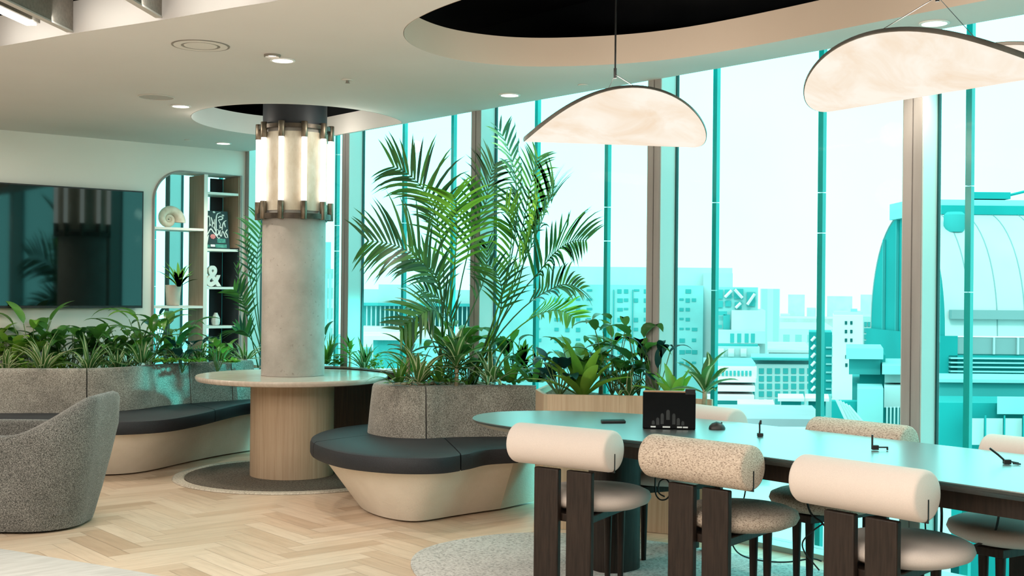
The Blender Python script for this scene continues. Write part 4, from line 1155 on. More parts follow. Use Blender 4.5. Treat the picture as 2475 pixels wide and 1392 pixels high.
# --- bed in the end bench
BZ = .747
def bed(px, dist, dx=0): 
    return behind(px, 936, .775, dist, BZ)
spider(bed(965, .10), .21, 20, M['lf_mid'], 'short grassy green plant at the rounded front corner of the bench planter', .02, name='grass_tuft')
spider(bed(1012, .14), .30, 16, M['lf_vari'], 'cream-edged spider plant second from the rounded corner of the bench planter', .028)
cane(bed(985, .38), .30, .24, 18, M['lf_mid'], 'green dracaena on a thin cane at the back of the bench planter, before the window', .05)
cane(bed(1102, .16), .20, .26, 20, M['lf_stripe'], 'striped dracaena on a pale cane in the middle of the bench planter', .05)
spider(bed(1186, .12), .32, 16, M['lf_vari'], 'dark spider plant with cream edges in front of the palm', .03)
spider(bed(1062, .15), .22, 14, M['lf_mid'], 'small green plant between the spider plant and the striped dracaena', .03)
rosette(bed(1232, .2), .24, 12, M['lf_mid'], 'green rosette plant right behind the cream-edged spider plant by the palm', .05)
rosette(bed(1290, .12), .34, 10, M['lf_dark'], 'dark strap-leaved rosette plant at the window end of the bench planter', .05)
spider(bed(1322, .2), .28, 14, M['lf_vari'], 'cream-edged spider plant where the bench planter meets the oak planter', .028)
cane(bed(1330, .42), .16, .22, 14, M['lf_mid'], 'small dracaena behind the corner between the two planters', .05)
lily(bed(1092, .55), .62, 9, M['lf_mid'], 'broad-leaved plant with two round bright leaves at the foot of the palm', .13, .4, LL=.26)
lily(bed(1130, .35), .40, 10, M['lf_dark'], 'dark leafy plant filling the bed left of the palm stems', .09)
lily(bed(1245, .45), .45, 9, M['lf_dark'], 'dark leafy plant filling the bed right of the palm stems', .08)
bush(bed(1050, .3), .14, .16, 70, M['lf_mid'], 'low leafy filler at the front of the bench planter')
bush(bed(1160, .3), .14, .14, 70, M['lf_mid'], 'low leafy filler around the foot of the palm')
# --- oak planter
OZ = .767
def ok(px, dist): return behind(px, 955, .795, dist, OZ)
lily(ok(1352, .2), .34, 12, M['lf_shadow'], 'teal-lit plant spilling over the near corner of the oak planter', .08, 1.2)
rosette(ok(1408, .16), .40, 18, M['lf_bright'], 'bright green nest fern in the middle of the oak planter', .075)
lily(ok(1395, .32), .40, 9, M['lf_mid'], 'mid green leafy plant behind the bright nest fern', .08)
lily(ok(1480, .25), .62, 8, M['lf_dark'], 'tall peace lily with arching leaves above the oak planter', .085, .3, LL=.22)
lily(ok(1545, .22), .52, 9, M['lf_dark'], 'large-leaved peace lily in front of the window post, in the oak planter', .13, .5, LL=.27)
lily(ok(1500, .12), .30, 9, M['lf_dark'], 'low dark peace lily near the laptop end of the oak planter', .08)
spider(ok(1520, .06), .19, 10, M['lf_vari'], 'small cream-edged spider plant at the front edge of the oak planter', .03)
cane(ok(1452, .4), .2, .2, 12, M['lf_mid'], 'small dracaena at the back of the oak planter against the window', .045)
rosette(behind(1628, 960, .795, .06, OZ), .24, 12, M['lf_bright'], 'bright upright nest fern just above the laptop', .06)
cane(behind(1702, 966, .795, -.02, OZ), .10, .26, 11, M['lf_stripe'], 'striped dracaena with pale stem at the rounded window end of the oak planter', .06)
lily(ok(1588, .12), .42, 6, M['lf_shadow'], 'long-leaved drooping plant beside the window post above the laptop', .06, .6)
# --- plant behind the wall opening and the potted plant on the shelf
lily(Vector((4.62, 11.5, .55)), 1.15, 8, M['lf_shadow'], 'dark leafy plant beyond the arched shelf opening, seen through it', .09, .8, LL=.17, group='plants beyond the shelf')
bpy.data.objects['peace_lily'] 
mb = MB(); mb.box(4.3, 5.0, 11.2, 11.8, 0, .54); tag(build('planter_box', mb, M['panel_wood'], None, 0, bevel=.02), 'dark planter box beyond the arched shelf opening', 'planter')
pc = Vector((4.625, TVY + .10, 1.2415))
e = empty('potted_plant', tuple(pc), 0, 'spiky green plant in a tapered pinkish stone pot on the wall shelf', 'potted plant')
b = MB(); b.lathe([(.052, 0), (.058, .004), (.071, .18), (.068, .186), (.062, .178), (.060, .165)], 36, tuple(pc), True, False); build('pot', b, M['pot'], e, 40, True)
b = MB(); b.lathe([(.0605, .166), (.001, .170)], 24, tuple(pc), False, True); build('soil', b, M['soil'], e, 40, True)
b = MB()
for k in range(16):
    az = 2.4 * k; leaf(b, (pc.x + .015 * cos(az), pc.y + .015 * sin(az), pc.z + .171), az, R_.uniform(.17, .26), .036, radians(35 + 48 * k / 16), radians(35), 'lance', 6, .2)
build('foliage', b, M['lf_bright'], e, 180, True, recalc=False)

# --- kentia palms, each frond a part
def frond(mb, P0, P1, P2, t0, n, Lm, W, droop=.95):
    P0, P1, P2 = Vector(P0), Vector(P1), Vector(P2)
    def B(t): return P0 * (1 - t) ** 2 + P1 * 2 * t * (1 - t) + P2 * t * t
    def T(t): return ((P1 - P0) * 2 * (1 - t) + (P2 - P1) * 2 * t).normalized()
    b0 = len(mb.v)
    pts = [B(k / 14) for k in range(15)]
    mb.tube([clampv(p.copy()) for p in pts], [.0065 - .0048 * k / 14 for k in range(15)], 5)
    plane_n = (P1 - P0).cross(P2 - P1)
    if plane_n.length < 1e-4: plane_n = RIGHT.copy()
    plane_n.normalize()
    tw = R_.choice((-1, 1)) * R_.uniform(.45, 1.05)
    # leaflets leave in a plane half between the frond's own bending plane normal and the view-facing side
    for k in range(n):
        t = t0 + (1 - t0) * (k + .5) / n
        p, tg = B(t), T(t)
        s_ = sin(pi * min(1, .22 + .70 * (k / n))) ** .6
        for sg in (-1, 1):
            ax_ = plane_n * cos(tw) + tg.cross(plane_n) * sin(tw)
            side = ax_ * sg
            upv = side.cross(tg) * sg
            if upv.z < 0: upv = -upv
            d = (side * .72 + tg * .62 + upv * .2 + Vector((R_.uniform(-.1, .1), R_.uniform(-.1, .1), R_.uniform(-.06, .1)))).normalized()
            L = Lm * s_ * R_.uniform(.85, 1.1)
            vs, uv, fs = [], [], []; q = p.copy(); seg = 5
            nn = d.cross(tg)
            if nn.length < 1e-4: nn = upv
            wd = nn.cross(d).normalized()
            for i in range(seg + 1):
                u_ = i / seg; w = W * (min(1, .5 + 2 * u_)) * (1 - u_ ** 2.5) + .0006
                vs += [clampv(q - wd * w * .5), clampv(q + wd * w * .5)]; uv += [(0, u_), (1, u_)]
                d = (d + Vector((0, 0, -droop * L * (.4 + u_) * 1.1 / seg * 2.2))).normalized()
                q = q + d * L / seg
            for i in range(seg): fs.append((2 * i, 2 * i + 1, 2 * i + 3, 2 * i + 2))
            mb.add(vs, fs, uv)
def palm(label, base, fr, group='kentia palms'):
    e = empty('kentia_palm', tuple(base), 0, label, 'palm', group)
    for (cx, cy, tx, ty, dd, n, Lm, m) in fr:
        D0 = base.dot(FWD)
        P1 = atd(cx, cy, D0 + dd * .5); P2 = atd(tx, ty, D0 + dd)
        b = MB(); st = base + Vector((R_.uniform(-.05, .04), R_.uniform(-.05, .05), 0))
        # control point pulled so that the curve passes near (cx, cy)
        C = P1 * 2 - (st + P2) * .5; C = P1 * .55 + C * .45
        C.x = min(C.x, WX + .1)
        frond(b, st, C, P2, .46, int(n * 1.2), Lm * 1.35, .023)
        build('frond', b, M[m], e, 180, True, recalc=False)
pb = Vector((4.98, 6.72, BZ)); 
palm('tall kentia palm in the bench planter, the clump leaning toward the column', pb, [
 (1085, 520, 948, 402, -.15, 17, .30, 'lf_palm'),
 (1075, 640, 885, 582, -.35, 18, .30, 'lf_palm'),
 (1085, 720, 965, 800, -.45, 14, .22, 'lf_palm'),
 (1130, 560, 1235, 400, .10, 16, .28, 'lf_palm'),
 (1110, 600, 1095, 470, -.30, 13, .28, 'lf_palm_b'),
 (1080, 660, 985, 640, .12, 13, .22, 'lf_palm'),
 (1165, 700, 1195, 590, .1, 11, .20, 'lf_palm'),
 (1110, 760, 1020, 700, .1, 10, .18, 'lf_palm')])
pb = Vector((5.02, 6.42, BZ))
palm('tall kentia palm in the bench planter, the brighter clump reaching highest, near the pendant lamp', pb, [
 (1275, 540, 1205, 312, -.1, 16, .22, 'lf_palm'),
 (1265, 560, 1362, 385, .0, 14, .22, 'lf_palm'),
 (1300, 620, 1488, 585, -.35, 17, .28, 'lf_palm'),
 (1300, 580, 1455, 488, .02, 16, .30, 'lf_palm'),
 (1285, 600, 1340, 450, -.30, 15, .30, 'lf_palm'),
 (1245, 620, 1222, 500, -.2, 11, .22, 'lf_palm_b'),
 (1262, 640, 1300, 480, -.4, 12, .24, 'lf_palm_b'),
 (1290, 690, 1440, 700, -.4, 14, .22, 'lf_palm'),
 (1290, 740, 1390, 770, -.5, 12, .20, 'lf_palm_b'),
 (1230, 720, 1180, 640, -.55, 11, .18, 'lf_palm')])
pb = Vector((5.12, 9.55, .701))
palm('dark kentia palm half hidden behind the concrete column, before the wall end', pb, [
 (600, 740, 565, 700, -.2, 9, .14, 'lf_palm'),
 (605, 690, 590, 560, .0, 10, .15, 'lf_palm'),
 (612, 660, 640, 520, .0, 12, .22, 'lf_palm'),
 (600, 780, 570, 640, .0, 9, .13, 'lf_palm'),
 (600, 800, 572, 800, -.2, 10, .16, 'lf_palm')])

# ================================================================== THE CITY OUTSIDE
GZ = -32.0
mb = MB(); n = 40
mb.add([(5.9 + 900 * cos(-pi / 2 + pi * k / n), 900 * sin(-pi / 2 + pi * k / n) + 5, GZ) for k in range(n + 1)], [tuple(range(n + 1))])
structure('city_ground', mb, M['c_ground'], smooth=0)
def lat(px, d): return (px - 1237.5 - 0.0 + TH * 0) / F * d
def zat(px, py, d): return atd(px, py, d).z
def bblock(mb, px0, px1, ytop, d, depth, zb=None, ybot=None):
    """block with its face square to the camera at depth d between two picture columns"""
    a, b_ = atd(px0, ytop, d), atd(px1, ytop, d)
    zt = (a.z + b_.z) / 2; z0 = GZ if ybot is None else atd((px0 + px1) / 2, ybot, d).z
    if zb is not None: z0 = zb
    c = (a + b_) / 2 + FWD * depth / 2; c.z = (zt + z0) / 2
    hw = (b_ - a); hw.z = 0
    r0 = ray(px0 if px0 > 1237 else px1, 700); dv = Vector((r0.x, r0.y, 0)); dv = dv / dv.dot(FWD)
    c += (dv - FWD) * depth / 2
    mb.obox(c, hw / 2, dv * depth / 2, Vector((0, 0, (zt - z0) / 2)))
    return mb
def bld(label, group=None, px=1500, d=100, name='building'):
    p = atd(px, 700, d); return empty(name, (p.x, p.y, GZ), 0, label, 'building', group or 'city buildings')
def part(e, name, m, px0, px1, ytop, d, depth, **k):
    b = MB(); bblock(b, px0, px1, ytop, d, depth, **k); return build(name, b, M[m], e, 0, True)
def win(e, m, x0, x1, y0, y1, d, name='window'):
    b = MB(); a, c = atd(x0, y0, d - .02), atd(x1, y1, d - .02)
    z0, z1 = min(a.z, c.z), max(a.z, c.z); q = (a + c) / 2; h = (c - a); h.z = 0
    b.obox(Vector((q.x, q.y, (z0 + z1) / 2)), h / 2, FWD * .03, Vector((0, 0, (z1 - z0) / 2)))
    return build(name, b, M[m], e, 0, True)

# pale tower beside the column
e = bld('pale slim tower seen between the concrete column and the first window post', px=790, d=180)
part(e, 'wall', 'c_grid', 765, 806, 650, 180, 14); part(e, 'roof_block', 'c_light', 764, 800, 585, 184, 12, ybot=652)
for k in range(4): win(e, 'c_light', 768 + 9 * k, 772 + 9 * k, 662, 850, 180, 'window_strip')
# slatted hall with dark colonnade
e = bld('long pale hall with a dark colonnade, left of the palm', px=960, d=120)
part(e, 'upper_wall', 'c_pale', 872, 1180, 700, 122, 20, ybot=738); part(e, 'roof_block', 'c_pale', 915, 1060, 688, 123, 12, ybot=702)
part(e, 'dark_wall', 'c_mid', 872, 1180, 736, 124, 10, ybot=792)
for k in range(28): part(e, 'pillar', 'c_pale', 874 + 11 * k, 877 + 11 * k, 740, 121.5, .3, ybot=792)
part(e, 'beam', 'c_mid', 870, 1182, 733, 121, 1.0, ybot=740)
part(e, 'podium', 'c_white', 866, 1185, 792, 118, 30)
e = bld('flat-roofed teal and white low building below the colonnade', px=930, d=90)
part(e, 'wall', 'c_light', 770, 900, 850, 92, 8); part(e, 'wall', 'c_mid', 902, 966, 822, 90, 8, ybot=890); part(e, 'roof', 'c_white', 866, 975, 812, 89.5, 9, ybot=822); part(e, 'wall', 'c_light', 966, 1180, 830, 91, 8)
# big office block
e = bld('big teal office block with rows of small windows behind the oak planter', px=1500, d=110)
part(e, 'wall', 'c_light', 1190, 1700, 688, 110, 30); part(e, 'roof_block', 'c_pale', 1180, 1770, 645, 113, 24, ybot=690); part(e, 'side_wall', 'c_pale', 1700, 1771, 660, 112, 20)
rw = random.Random(3); cnt = 0
for r, yy in enumerate((699, 721, 744, 768, 792, 818, 846, 874)):
    for cx in (1295, 1340, 1366, 1392, 1418, 1492, 1508, 1532, 1556, 1642, 1657, 1672):
        if rw.random() < .10: continue
        win(e, 'c_mid', cx, cx + 10 + (3 if rw.random() < .3 else 0), yy, yy + rw.choice((5, 8, 10)), 110); cnt += 1
for k in range(3): part(e, 'downpipe', 'c_mid', 1478 + 4 + 46 * k, 1484 + 46 * k, 700, 109.8, .2, ybot=880)
# terraced block with diagonal panels
e = bld('stepped city block with dark panels crossed by white diagonals', px=1780, d=95)
part(e, 'wall', 'c_light', 1726, 1832, 694, 96, 14); part(e, 'annexe', 'c_haze', 1768, 1850, 750, 95, 10)
for x0, y0, w, h in ((1733, 700, 14, 22), (1752, 700, 16, 20), (1774, 698, 22, 24), (1805, 706, 20, 34), (1733, 727, 14, 16), (1753, 727, 14, 14), (1776, 730, 16, 16), (1733, 752, 24, 10), (1748, 760, 16, 36), (1733, 785, 12, 8)):
    f = win(e, 'c_mid', x0, x0 + w, y0, y0 + h, 95.9 if y0 < 745 else 95.5, 'dark_panel')
for x0, y0, x1, y1 in ((1752, 718, 1768, 702), (1776, 700, 1794, 720), (1806, 736, 1824, 710), (1778, 744, 1790, 732)):
    a, c = atd(x0, y0, 95.4), atd(x1, y1, 95.4); b = MB(); b.tube([a, c], .12, 5); build('diagonal_strip', b, M['c_white'], e, 0, True)
for yy, x1 in ((800, 1850), (838, 1836), (872, 1830)): part(e, 'terrace', 'c_pale', 1722, x1, yy, 92 - (yy - 800) * .05, 6, ybot=yy + 30)
for yy in (832, 868): part(e, 'terrace_edge', 'c_mid', 1720, 1832, yy, 88, 1, ybot=yy + 5)
for x0 in (1765, 1782, 1800, 1815): win(e, 'c_mid', x0, x0 + 9, 806, 828, 92)
for x0 in (1735, 1760, 1790): win(e, 'c_white', x0, x0 + 14, 842, 862, 90)
# slim tower
e = bld('pale slim residential tower behind the stepped block', px=1860, d=170)
part(e, 'wall', 'c_slats', 1838, 1885, 698, 170, 12)
# hazy skyline
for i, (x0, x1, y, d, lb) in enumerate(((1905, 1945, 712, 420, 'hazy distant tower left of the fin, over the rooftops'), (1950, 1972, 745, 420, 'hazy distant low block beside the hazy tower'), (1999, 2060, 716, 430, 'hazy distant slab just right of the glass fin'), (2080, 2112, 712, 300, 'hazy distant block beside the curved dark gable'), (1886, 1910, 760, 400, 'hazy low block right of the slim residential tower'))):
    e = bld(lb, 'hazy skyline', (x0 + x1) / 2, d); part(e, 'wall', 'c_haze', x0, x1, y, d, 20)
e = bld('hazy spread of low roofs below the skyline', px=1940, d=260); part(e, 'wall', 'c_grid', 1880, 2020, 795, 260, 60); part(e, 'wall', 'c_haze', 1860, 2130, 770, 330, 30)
# white roof hall
e = bld('long low white roof behind the gridded office', px=1920, d=130); part(e, 'wall', 'c_white', 1858, 1960, 850, 130, 20, ybot=900); part(e, 'roof', 'c_haze', 1855, 1962, 846, 129, 22, ybot=852)
# gridded low office
e = bld('low teal office with a grid of square windows', px=1900, d=80)
part(e, 'wall', 'c_pale', 1826, 1972, 880, 80, 6); part(e, 'parapet', 'c_light', 1815, 1975, 866, 80.5, 6, ybot=884)
part(e, 'coping', 'c_mid', 1812, 1976, 866, 79.6, 1, ybot=871)
for r in range(5):
    for c_ in range(7): win(e, 'c_mid', 1834 + 19.5 * c_, 1846 + 19.5 * c_, 890 + 18.5 * r, 903 + 18.5 * r, 80)
# white tiered building
e = bld('white tiered building with curved balconies above the far chair', px=1780, d=70)
for k, yy in enumerate((880, 912, 934, 956)):
    part(e, 'balcony', 'c_white', 1700, 1829 - 2 * k, yy + (6 if k == 0 else 0), 70 - k * .8, 6, ybot=yy + (12 if k else 34))
part(e, 'wall', 'c_mid', 1700, 1824, 912, 71, 5, ybot=985); part(e, 'roof', 'c_light', 1700, 1826, 878, 70.5, 6, ybot=888)
for k in range(9): win(e, 'c_mid', 1735 + 9.5 * k, 1740 + 9.5 * k, 896, 908, 69.9)
# dark striped tower
e = bld('dark teal tower with white chevron marks behind the glass fin', px=1985, d=66)
part(e, 'wall', 'c_teal', 1955, 2011, 803, 66, 4); part(e, 'base', 'c_light', 1950, 2010, 955, 65, 4)
for k in range(7):
    yy = 812 + 20 * k; part(e, 'floor_band', 'c_light', 1996, 2013, yy + 26, 65.9, .15, ybot=yy + 30)
    a, m_, c = atd(1961, yy + 12, 65.8), atd(1970, yy + 2, 65.8), atd(1964, yy + 17, 65.8); b = MB(); b.tube([a, m_], .08, 4); build('chevron', b, M['c_white'], e, 0, True)
# white tower
e = bld('plain white tower with pairs of small windows', px=2050, d=58)
part(e, 'wall', 'c_white', 2013, 2086, 762, 58, 6); part(e, 'roof_block', 'c_pale', 2015, 2085, 754, 59, 5, ybot=764); part(e, 'plant_room', 'c_light', 2056, 2072, 747, 60, 2, ybot=756)
for yy in (776, 797, 818, 858, 878):
    for x0 in ((2042, 2055) if yy < 830 else (2043,)): win(e, 'c_dark', x0, x0 + 5, yy, yy + 8, 58)
e = bld('teal gridded block squeezed between white tower and dark gable', px=2100, d=70)
part(e, 'wall', 'c_pale', 2084, 2120, 765, 70, 8)
for r in range(4):
    for c_ in range(3): win(e, 'c_mid', 2089 + 8 * c_, 2095 + 8 * c_, 778 + 15 * r, 789 + 15 * r, 70)

# barrel-vaulted hall on the right
d0, dm = 40.0, 44.15
e = bld('big barrel-vaulted hall with pale metal roof and dark arched gable', px=2350, d=44)
L0 = (2287 - 1237.5) / F * d0; Lx = 34
o0 = Vector((0, 0, 0))
def hp(l, d, z): return RIGHT * l + FWD * d + Vector((0, 0, z))
zE, rV, hV = .05, 4.15, 4.45
prof = [(dm - rV * cos(pi * k / 32), zE + hV * sin(pi * k / 32) ** .92) for k in range(33)]
b = MB(); b.rings([[hp(L0 - .03, d, z) for d, z in prof], [hp(L0 + Lx, d, z) for d, z in prof]], False, False, False); build('vault_roof', b, M['c_roof'], e, 60, True)
b = MB(); b.add([hp(L0, d, z - .05) for d, z in prof], [tuple(range(33))]); build('gable', b, M['c_teal'], e, 0, True)
for dd in (-2.6, -.9, .8, 2.4):
    b = MB(); h = hV * sqrt(max(0, 1 - (dd / rV) ** 2)); b.obox(hp(L0 - .06, dm + dd, zE + h * .5 - 1), RIGHT * .05, FWD * .04, Vector((0, 0, h * .46 + 1))); build('gable_rib', b, M['c_mid'], e, 0, True)
b = MB(); b.obox(hp(L0 + .1, dm, zE - 16), RIGHT * .3, FWD * rV, Vector((0, 0, 16))); build('gable_wall', b, M['c_teal'], e, 0, True)
for k in range(26):
    l = L0 + .8 + k * .92; b = MB()
    b.tube([hp(l + .0, d, z + .0) for d, z in prof[:18]], .022, 4); build('roof_seam', b, M['c_grey'], e, 60, True)
# roof ridge deck, rail, plant
b = MB(); b.obox(hp(L0 + 17, dm, zE + hV + .02), RIGHT * 17.2, FWD * 1.3, Vector((0, 0, .30))); build('ridge_deck', b, M['c_light'], e, 0, True)
b = MB(); b.obox(hp(L0 + 17, dm - 1.32, zE + hV - .05), RIGHT * 17.2, FWD * .05, Vector((0, 0, .16))); build('ridge_fascia', b, M['c_teal'], e, 0, True)
b = MB(); b.lathe([(.3, -.7), (.36, -.5), (.36, -.1), (.25, .0)], 12, tuple(hp(L0 + .9, dm - 2.4, zE + hV - .2))); build('ventilator', b, M['c_mid'], e, 40, True)
rp = [hp(L0 + 2.9, dm - 1, zE + hV + .4), hp(L0 + 4.3, dm - 1, zE + hV + .75), hp(L0 + 5.2, dm - 1, zE + hV + .95), hp(L0 + 16, dm - 1, zE + hV + .95)]
b = MB(); b.tube(rp, .05, 5)
for l in (5.2, 6.4, 7.6, 9, 10.5): b.tube([hp(L0 + l, dm - 1, zE + hV + .3), hp(L0 + l, dm - 1, zE + hV + .95)], .03, 4)
b.tube([hp(L0 + 5.2, dm - 1, zE + hV + .62), hp(L0 + 16, dm - 1, zE + hV + .62)], .03, 4); build('railing', b, M['c_teal'], e, 60, True)
b = MB(); b.obox(hp(L0 + 2.6, dm - 1, zE + hV + .48), RIGHT * .7, FWD * .3, Vector((0, 0, .12))); build('roof_unit', b, M['c_teal'], e, 0, True)
# eaves, glazing band, louvres
def band(name, m, z0, z1, d, l0=L0 + .1, l1=L0 + Lx, th=.3):
    b = MB(); b.obox(hp((l0 + l1) / 2, d + th / 2, (z0 + z1) / 2), RIGHT * ((l1 - l0) / 2), FWD * th / 2, Vector((0, 0, (z1 - z0) / 2))); return build(name, b, M[m], e, 0, True)
band('gutter', 'c_grey', .62, .92, 39.75, th=.25); 
band('eave_glazing', 'c_grey', -.55, .0, 40.05); band('wall', 'c_mid', -32, -.5, 40.1)
for k in range(20):
    b = MB(); b.obox(hp(L0 + .8 + k * .8, 40.0, -.27), RIGHT * .03, FWD * .04, Vector((0, 0, .28))); build('glazing_bar', b, M['c_pale'], e, 0, True)
for k in range(7): band('louvre', 'c_light', -.66 - .145 * k - .05, -.66 - .145 * k, 39.8, th=.3)
band('louvre_backing', 'c_teal', -1.75, -.6, 40.0, th=.12)
band('ledge', 'c_light', -1.95, -1.75, 38.6, th=1.6); band('ledge_wall', 'c_teal', -32, -1.9, 38.9, th=1.2)
e = bld('lower teal roof terrace with pale glass panels below the louvred wall', px=2380, d=30)
def blk(name, m, x0, x1, y0, y1, d, th=.5):
    return part(e, name, m, x0, x1, y0, d, th, ybot=y1)
blk('upper_wall', 'c_mid', 2268, 2700, 925, 985, 33, 2); blk('coping', 'c_light', 2266, 2700, 918, 926, 32.8, 2.4)
blk('wall', 'c_teal', 2266, 2700, 975, 1300, 30, 2)
blk('raised_panel', 'c_light', 2410, 2700, 962, 1002, 29.6, .3)
for k in range(6): blk('glass_panel', 'c_pale', 2338 + 46 * k, 2378 + 46 * k, 1012, 1075, 29.4, .1)
for k in range(7): blk('post', 'c_teal', 2380 + 46 * k, 2384 + 46 * k, 1005, 1080, 29.2, .1)
# ornate stone building
e = bld('ornate teal stone building with cornices in front of the dark gable', px=2110, d=40)
part(e, 'cornice', 'c_light', 2045, 2135, 842, 36, 3, ybot=868); part(e, 'attic', 'c_mid', 2052, 2128, 866, 36.4, 3, ybot=905); part(e, 'shaft', 'c_teal', 2078, 2140, 858, 36.8, 3)
part(e, 'lower_cornice', 'c_light', 2132, 2200, 884, 35, 4, ybot=905); part(e, 'frieze', 'c_pale', 2138, 2200, 905, 35.5, 4, ybot=925); part(e, 'wall', 'c_mid', 2060, 2200, 925, 36.9, 4)
part(e, 'bay_wall', 'c_light', 2072, 2135, 940, 34, 2); part(e, 'bay_side', 'c_pale', 2137, 2200, 935, 34.6, 2, ybot=985)
for k in range(6): part(e, 'balustrade', 'c_pale', 2142 + 9 * k, 2146 + 9 * k, 985, 34, .3, ybot=1045)
for k in range(5):
    a, c = atd(2022 + 7 * k, 965 + 4 * k, 33), atd(2052 + 10 * k, 1030, 33); b = MB(); b.tube([a, c], .05, 4); build('stair_rail', b, M['c_pale'], e, 60, True)
part(e, 'stair_wall', 'c_teal', 2010, 2075, 970, 34.2, .5)
# roofs in the street below
for x0, x1, y0, y1, d, m, lb in ((1888, 1936, 962, 985, 55, 'c_teal', 'teal-sided low pavilion with a white roof, behind the far chairs'), (1954, 1996, 962, 985, 57, 'c_teal', 'second teal pavilion right of the first one'), (1790, 1864, 975, 1000, 60, 'c_pale', 'low pale curved shed roof in the street'), (1826, 1880, 992, 1012, 47, 'c_teal', 'dark teal low roof in the street just above the table')):
    e = bld(lb, 'street roofs', (x0 + x1) / 2, d); part(e, 'wall', m, x0, x1, y0 + 8, d, 2, ybot=y1 + 20); part(e, 'roof', 'c_white', x0 - 8, x1 + 8, y0 + 1, d - .3, 2.6, ybot=y0 + 8)
e = bld('flat lilac-grey rooftop just outside below the table line', px=1880, d=45); part(e, 'roof', 'c_lilac', 1700, 1995, 1012, 40, 5, ybot=1250)
e = bld('white pale lower roof seen under the dining table', px=1900, d=26); part(e, 'roof', 'c_haze', 1500, 2300, 1130, 26, 8); 
for k in range(8): part(e, 'roof_rib', 'c_mid', 1500 + 100 * k, 1560 + 100 * k, 1150 + (k % 3) * 28, 25.8, .2, ybot=1160 + (k % 3) * 28)

# ================================================================== LIGHT
w = bpy.data.worlds.new('sky'); sc.world = w; w.use_nodes = True
nt = w.node_tree; nt.nodes.clear()
out = nt.nodes.new('ShaderNodeOutputWorld'); bg = nt.nodes.new('ShaderNodeBackground')
tc = nt.nodes.new('ShaderNodeTexCoord'); nz = nt.nodes.new('ShaderNodeTexNoise'); nz.inputs['Scale'].default_value = 2.6; nz.inputs['Detail'].default_value = 5
rp = nt.nodes.new('ShaderNodeValToRGB'); rp.color_ramp.elements[0].position = .35; rp.color_ramp.elements[1].position = .7
rp.color_ramp.elements[0].color = (.95, 3.1, 3.0, 1); rp.color_ramp.elements[1].color = (1.15, 3.0, 2.85, 1)
nt.links.new(tc.outputs['Generated'], nz.inputs['Vector']); nt.links.new(nz.outputs['Fac'], rp.inputs[0]); nt.links.new(rp.outputs[0], bg.inputs[0]); bg.inputs[1].default_value = 1.0
nt.links.new(bg.outputs[0], out.inputs[0])

def area(x, y, z, sx, sy, e, c=(1, .91, .80), rx=0, ry=0):
    l = bpy.data.lights.new('fill_area', 'AREA'); l.shape = 'RECTANGLE'; l.size = sx; l.size_y = sy; l.energy = e; l.color = c
    o = bpy.data.objects.new('fill_area', l); o.location = (x, y, z); o.rotation_euler = (rx, ry, 0); col.objects.link(o); return o
# unseen area fills added for the office lighting around and behind the camera
area(.2, 1.2, 2.62, 3.0, 2.5, 180)
area(-3.4, 5.0, 2.62, 2.5, 3.0, 150)
area(.3, 4.6, 2.62, 2.0, 2.4, 150)
area(1.6, 9.1, 2.62, 1.6, .8, 40)
area(2.6, .2, 2.62, 1.6, 1.2, 60)
# unseen upward fill added to brighten the ceiling
area(-1.5, 2.5, .9, 2.5, 2.5, 170, (1, .95, .90), rx=pi)
for p_, e_ in (((3.0, 9.55), 25), ((4.0, 9.7), 25)):
    l = bpy.data.lights.new('wall_washer', 'SPOT'); l.energy = e_; l.color = (1, .86, .70); l.spot_size = radians(110); l.spot_blend = 1; l.shadow_soft_size = .1
    o = bpy.data.objects.new('wall_washer', l); o.location = (*p_, 2.62); col.objects.link(o)
# glow of the column lamp in its ceiling recess
for k in range(3):
    l = bpy.data.lights.new('recess_glow', 'POINT'); l.energy = 3.0; l.color = (1, .90, .78); l.shadow_soft_size = .05
    a = YAW + k * 2 * pi / 3; o = bpy.data.objects.new('recess_glow', l); o.location = (COLC[0] + .56 * cos(a), COLC[1] + .56 * sin(a), 2.62); col.objects.link(o)

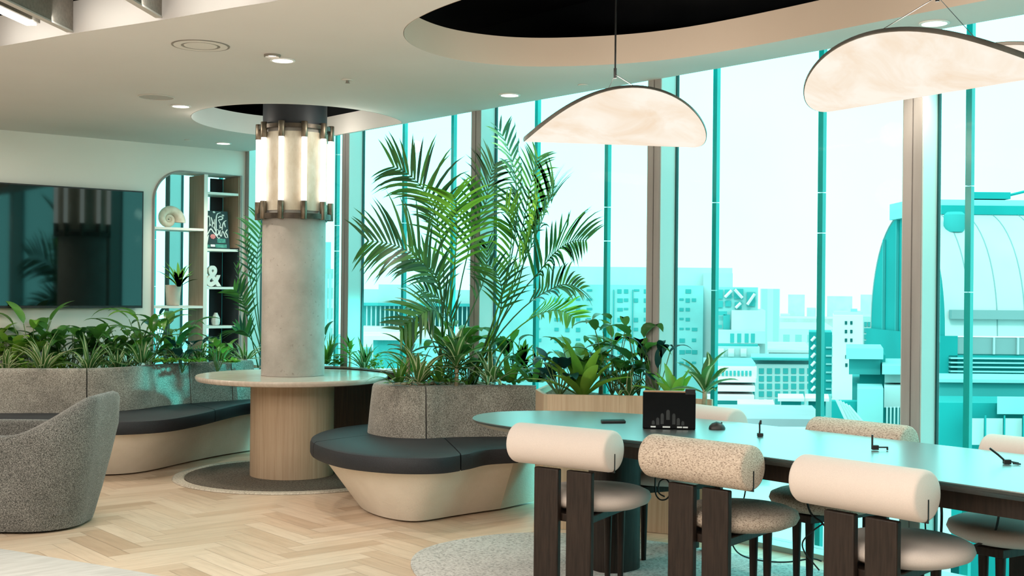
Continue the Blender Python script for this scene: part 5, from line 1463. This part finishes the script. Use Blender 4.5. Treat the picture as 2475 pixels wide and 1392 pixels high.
l = bpy.data.lights.new('sun', 'SUN'); l.energy = 1.4; l.color = (1, .96, .92); l.angle = radians(8)
o = bpy.data.objects.new('sun', l); o.rotation_euler = (0, radians(-52), radians(35)); o.location = (-5, 0, 30); col.objects.link(o)

# cove strip tucked along the edge of the baffle opening
ed = Vector((.55, -1.8, 0)).normalized(); nn_ = Vector((-ed.y, ed.x, 0))
l = bpy.data.lights.new('cove', 'AREA'); l.shape = 'RECTANGLE'; l.size = 1.9; l.size_y = .03; l.energy = 5; l.color = (1, .96, .88)
o = bpy.data.objects.new('cove', l); zc_ = -nn_; yc_ = zc_.cross(ed)
o.matrix_world = Matrix(((ed.x, yc_.x, zc_.x, 2.10), (ed.y, yc_.y, zc_.y, 5.62), (ed.z, yc_.z, zc_.z, 2.70), (0, 0, 0, 1))); col.objects.link(o)
# spot added outside the windows for the teal patch on the bench
l = bpy.data.lights.new('bench_patch_spot', 'SPOT'); l.energy = 2600; l.color = (.10, 1, .94); l.spot_size = radians(9.5); l.spot_blend = .5; l.shadow_soft_size = .12
o = bpy.data.objects.new('bench_patch_spot', l); src = Vector((8.67, 4.75, 2.0)); tgt = Vector((4.36, 9.36, .62)); o.location = src
o.rotation_euler = (tgt - src).to_track_quat('-Z', 'Y').to_euler(); col.objects.link(o)

# ================================================================== CAMERA
cam = bpy.data.cameras.new('camera'); co = bpy.data.objects.new('camera', cam); col.objects.link(co)
cam.sensor_width = 36; cam.lens = F / 2475 * 36; cam.clip_start = .05; cam.clip_end = 2000
cam.shift_y = HV / 2475
co.matrix_world = Matrix.Translation((0, 0, CAMH)) @ Matrix.Rotation(-YAW, 4, 'Z') @ Matrix.Rotation(pi / 2, 4, 'X') @ Matrix.Rotation(TH, 4, 'Z')
sc.camera = co
sc.view_settings.view_transform = 'Standard'; sc.view_settings.look = 'None'; sc.view_settings.exposure = 0; sc.view_settings.gamma = 1
cy = sc.cycles
cy.use_adaptive_sampling = True; cy.adaptive_threshold = .02
cy.max_bounces = 7; cy.diffuse_bounces = 4; cy.glossy_bounces = 3; cy.transmission_bounces = 3; cy.transparent_max_bounces = 10
cy.caustics_reflective = False; cy.caustics_refractive = False; cy.sample_clamp_indirect = 6
cy.use_denoising = True
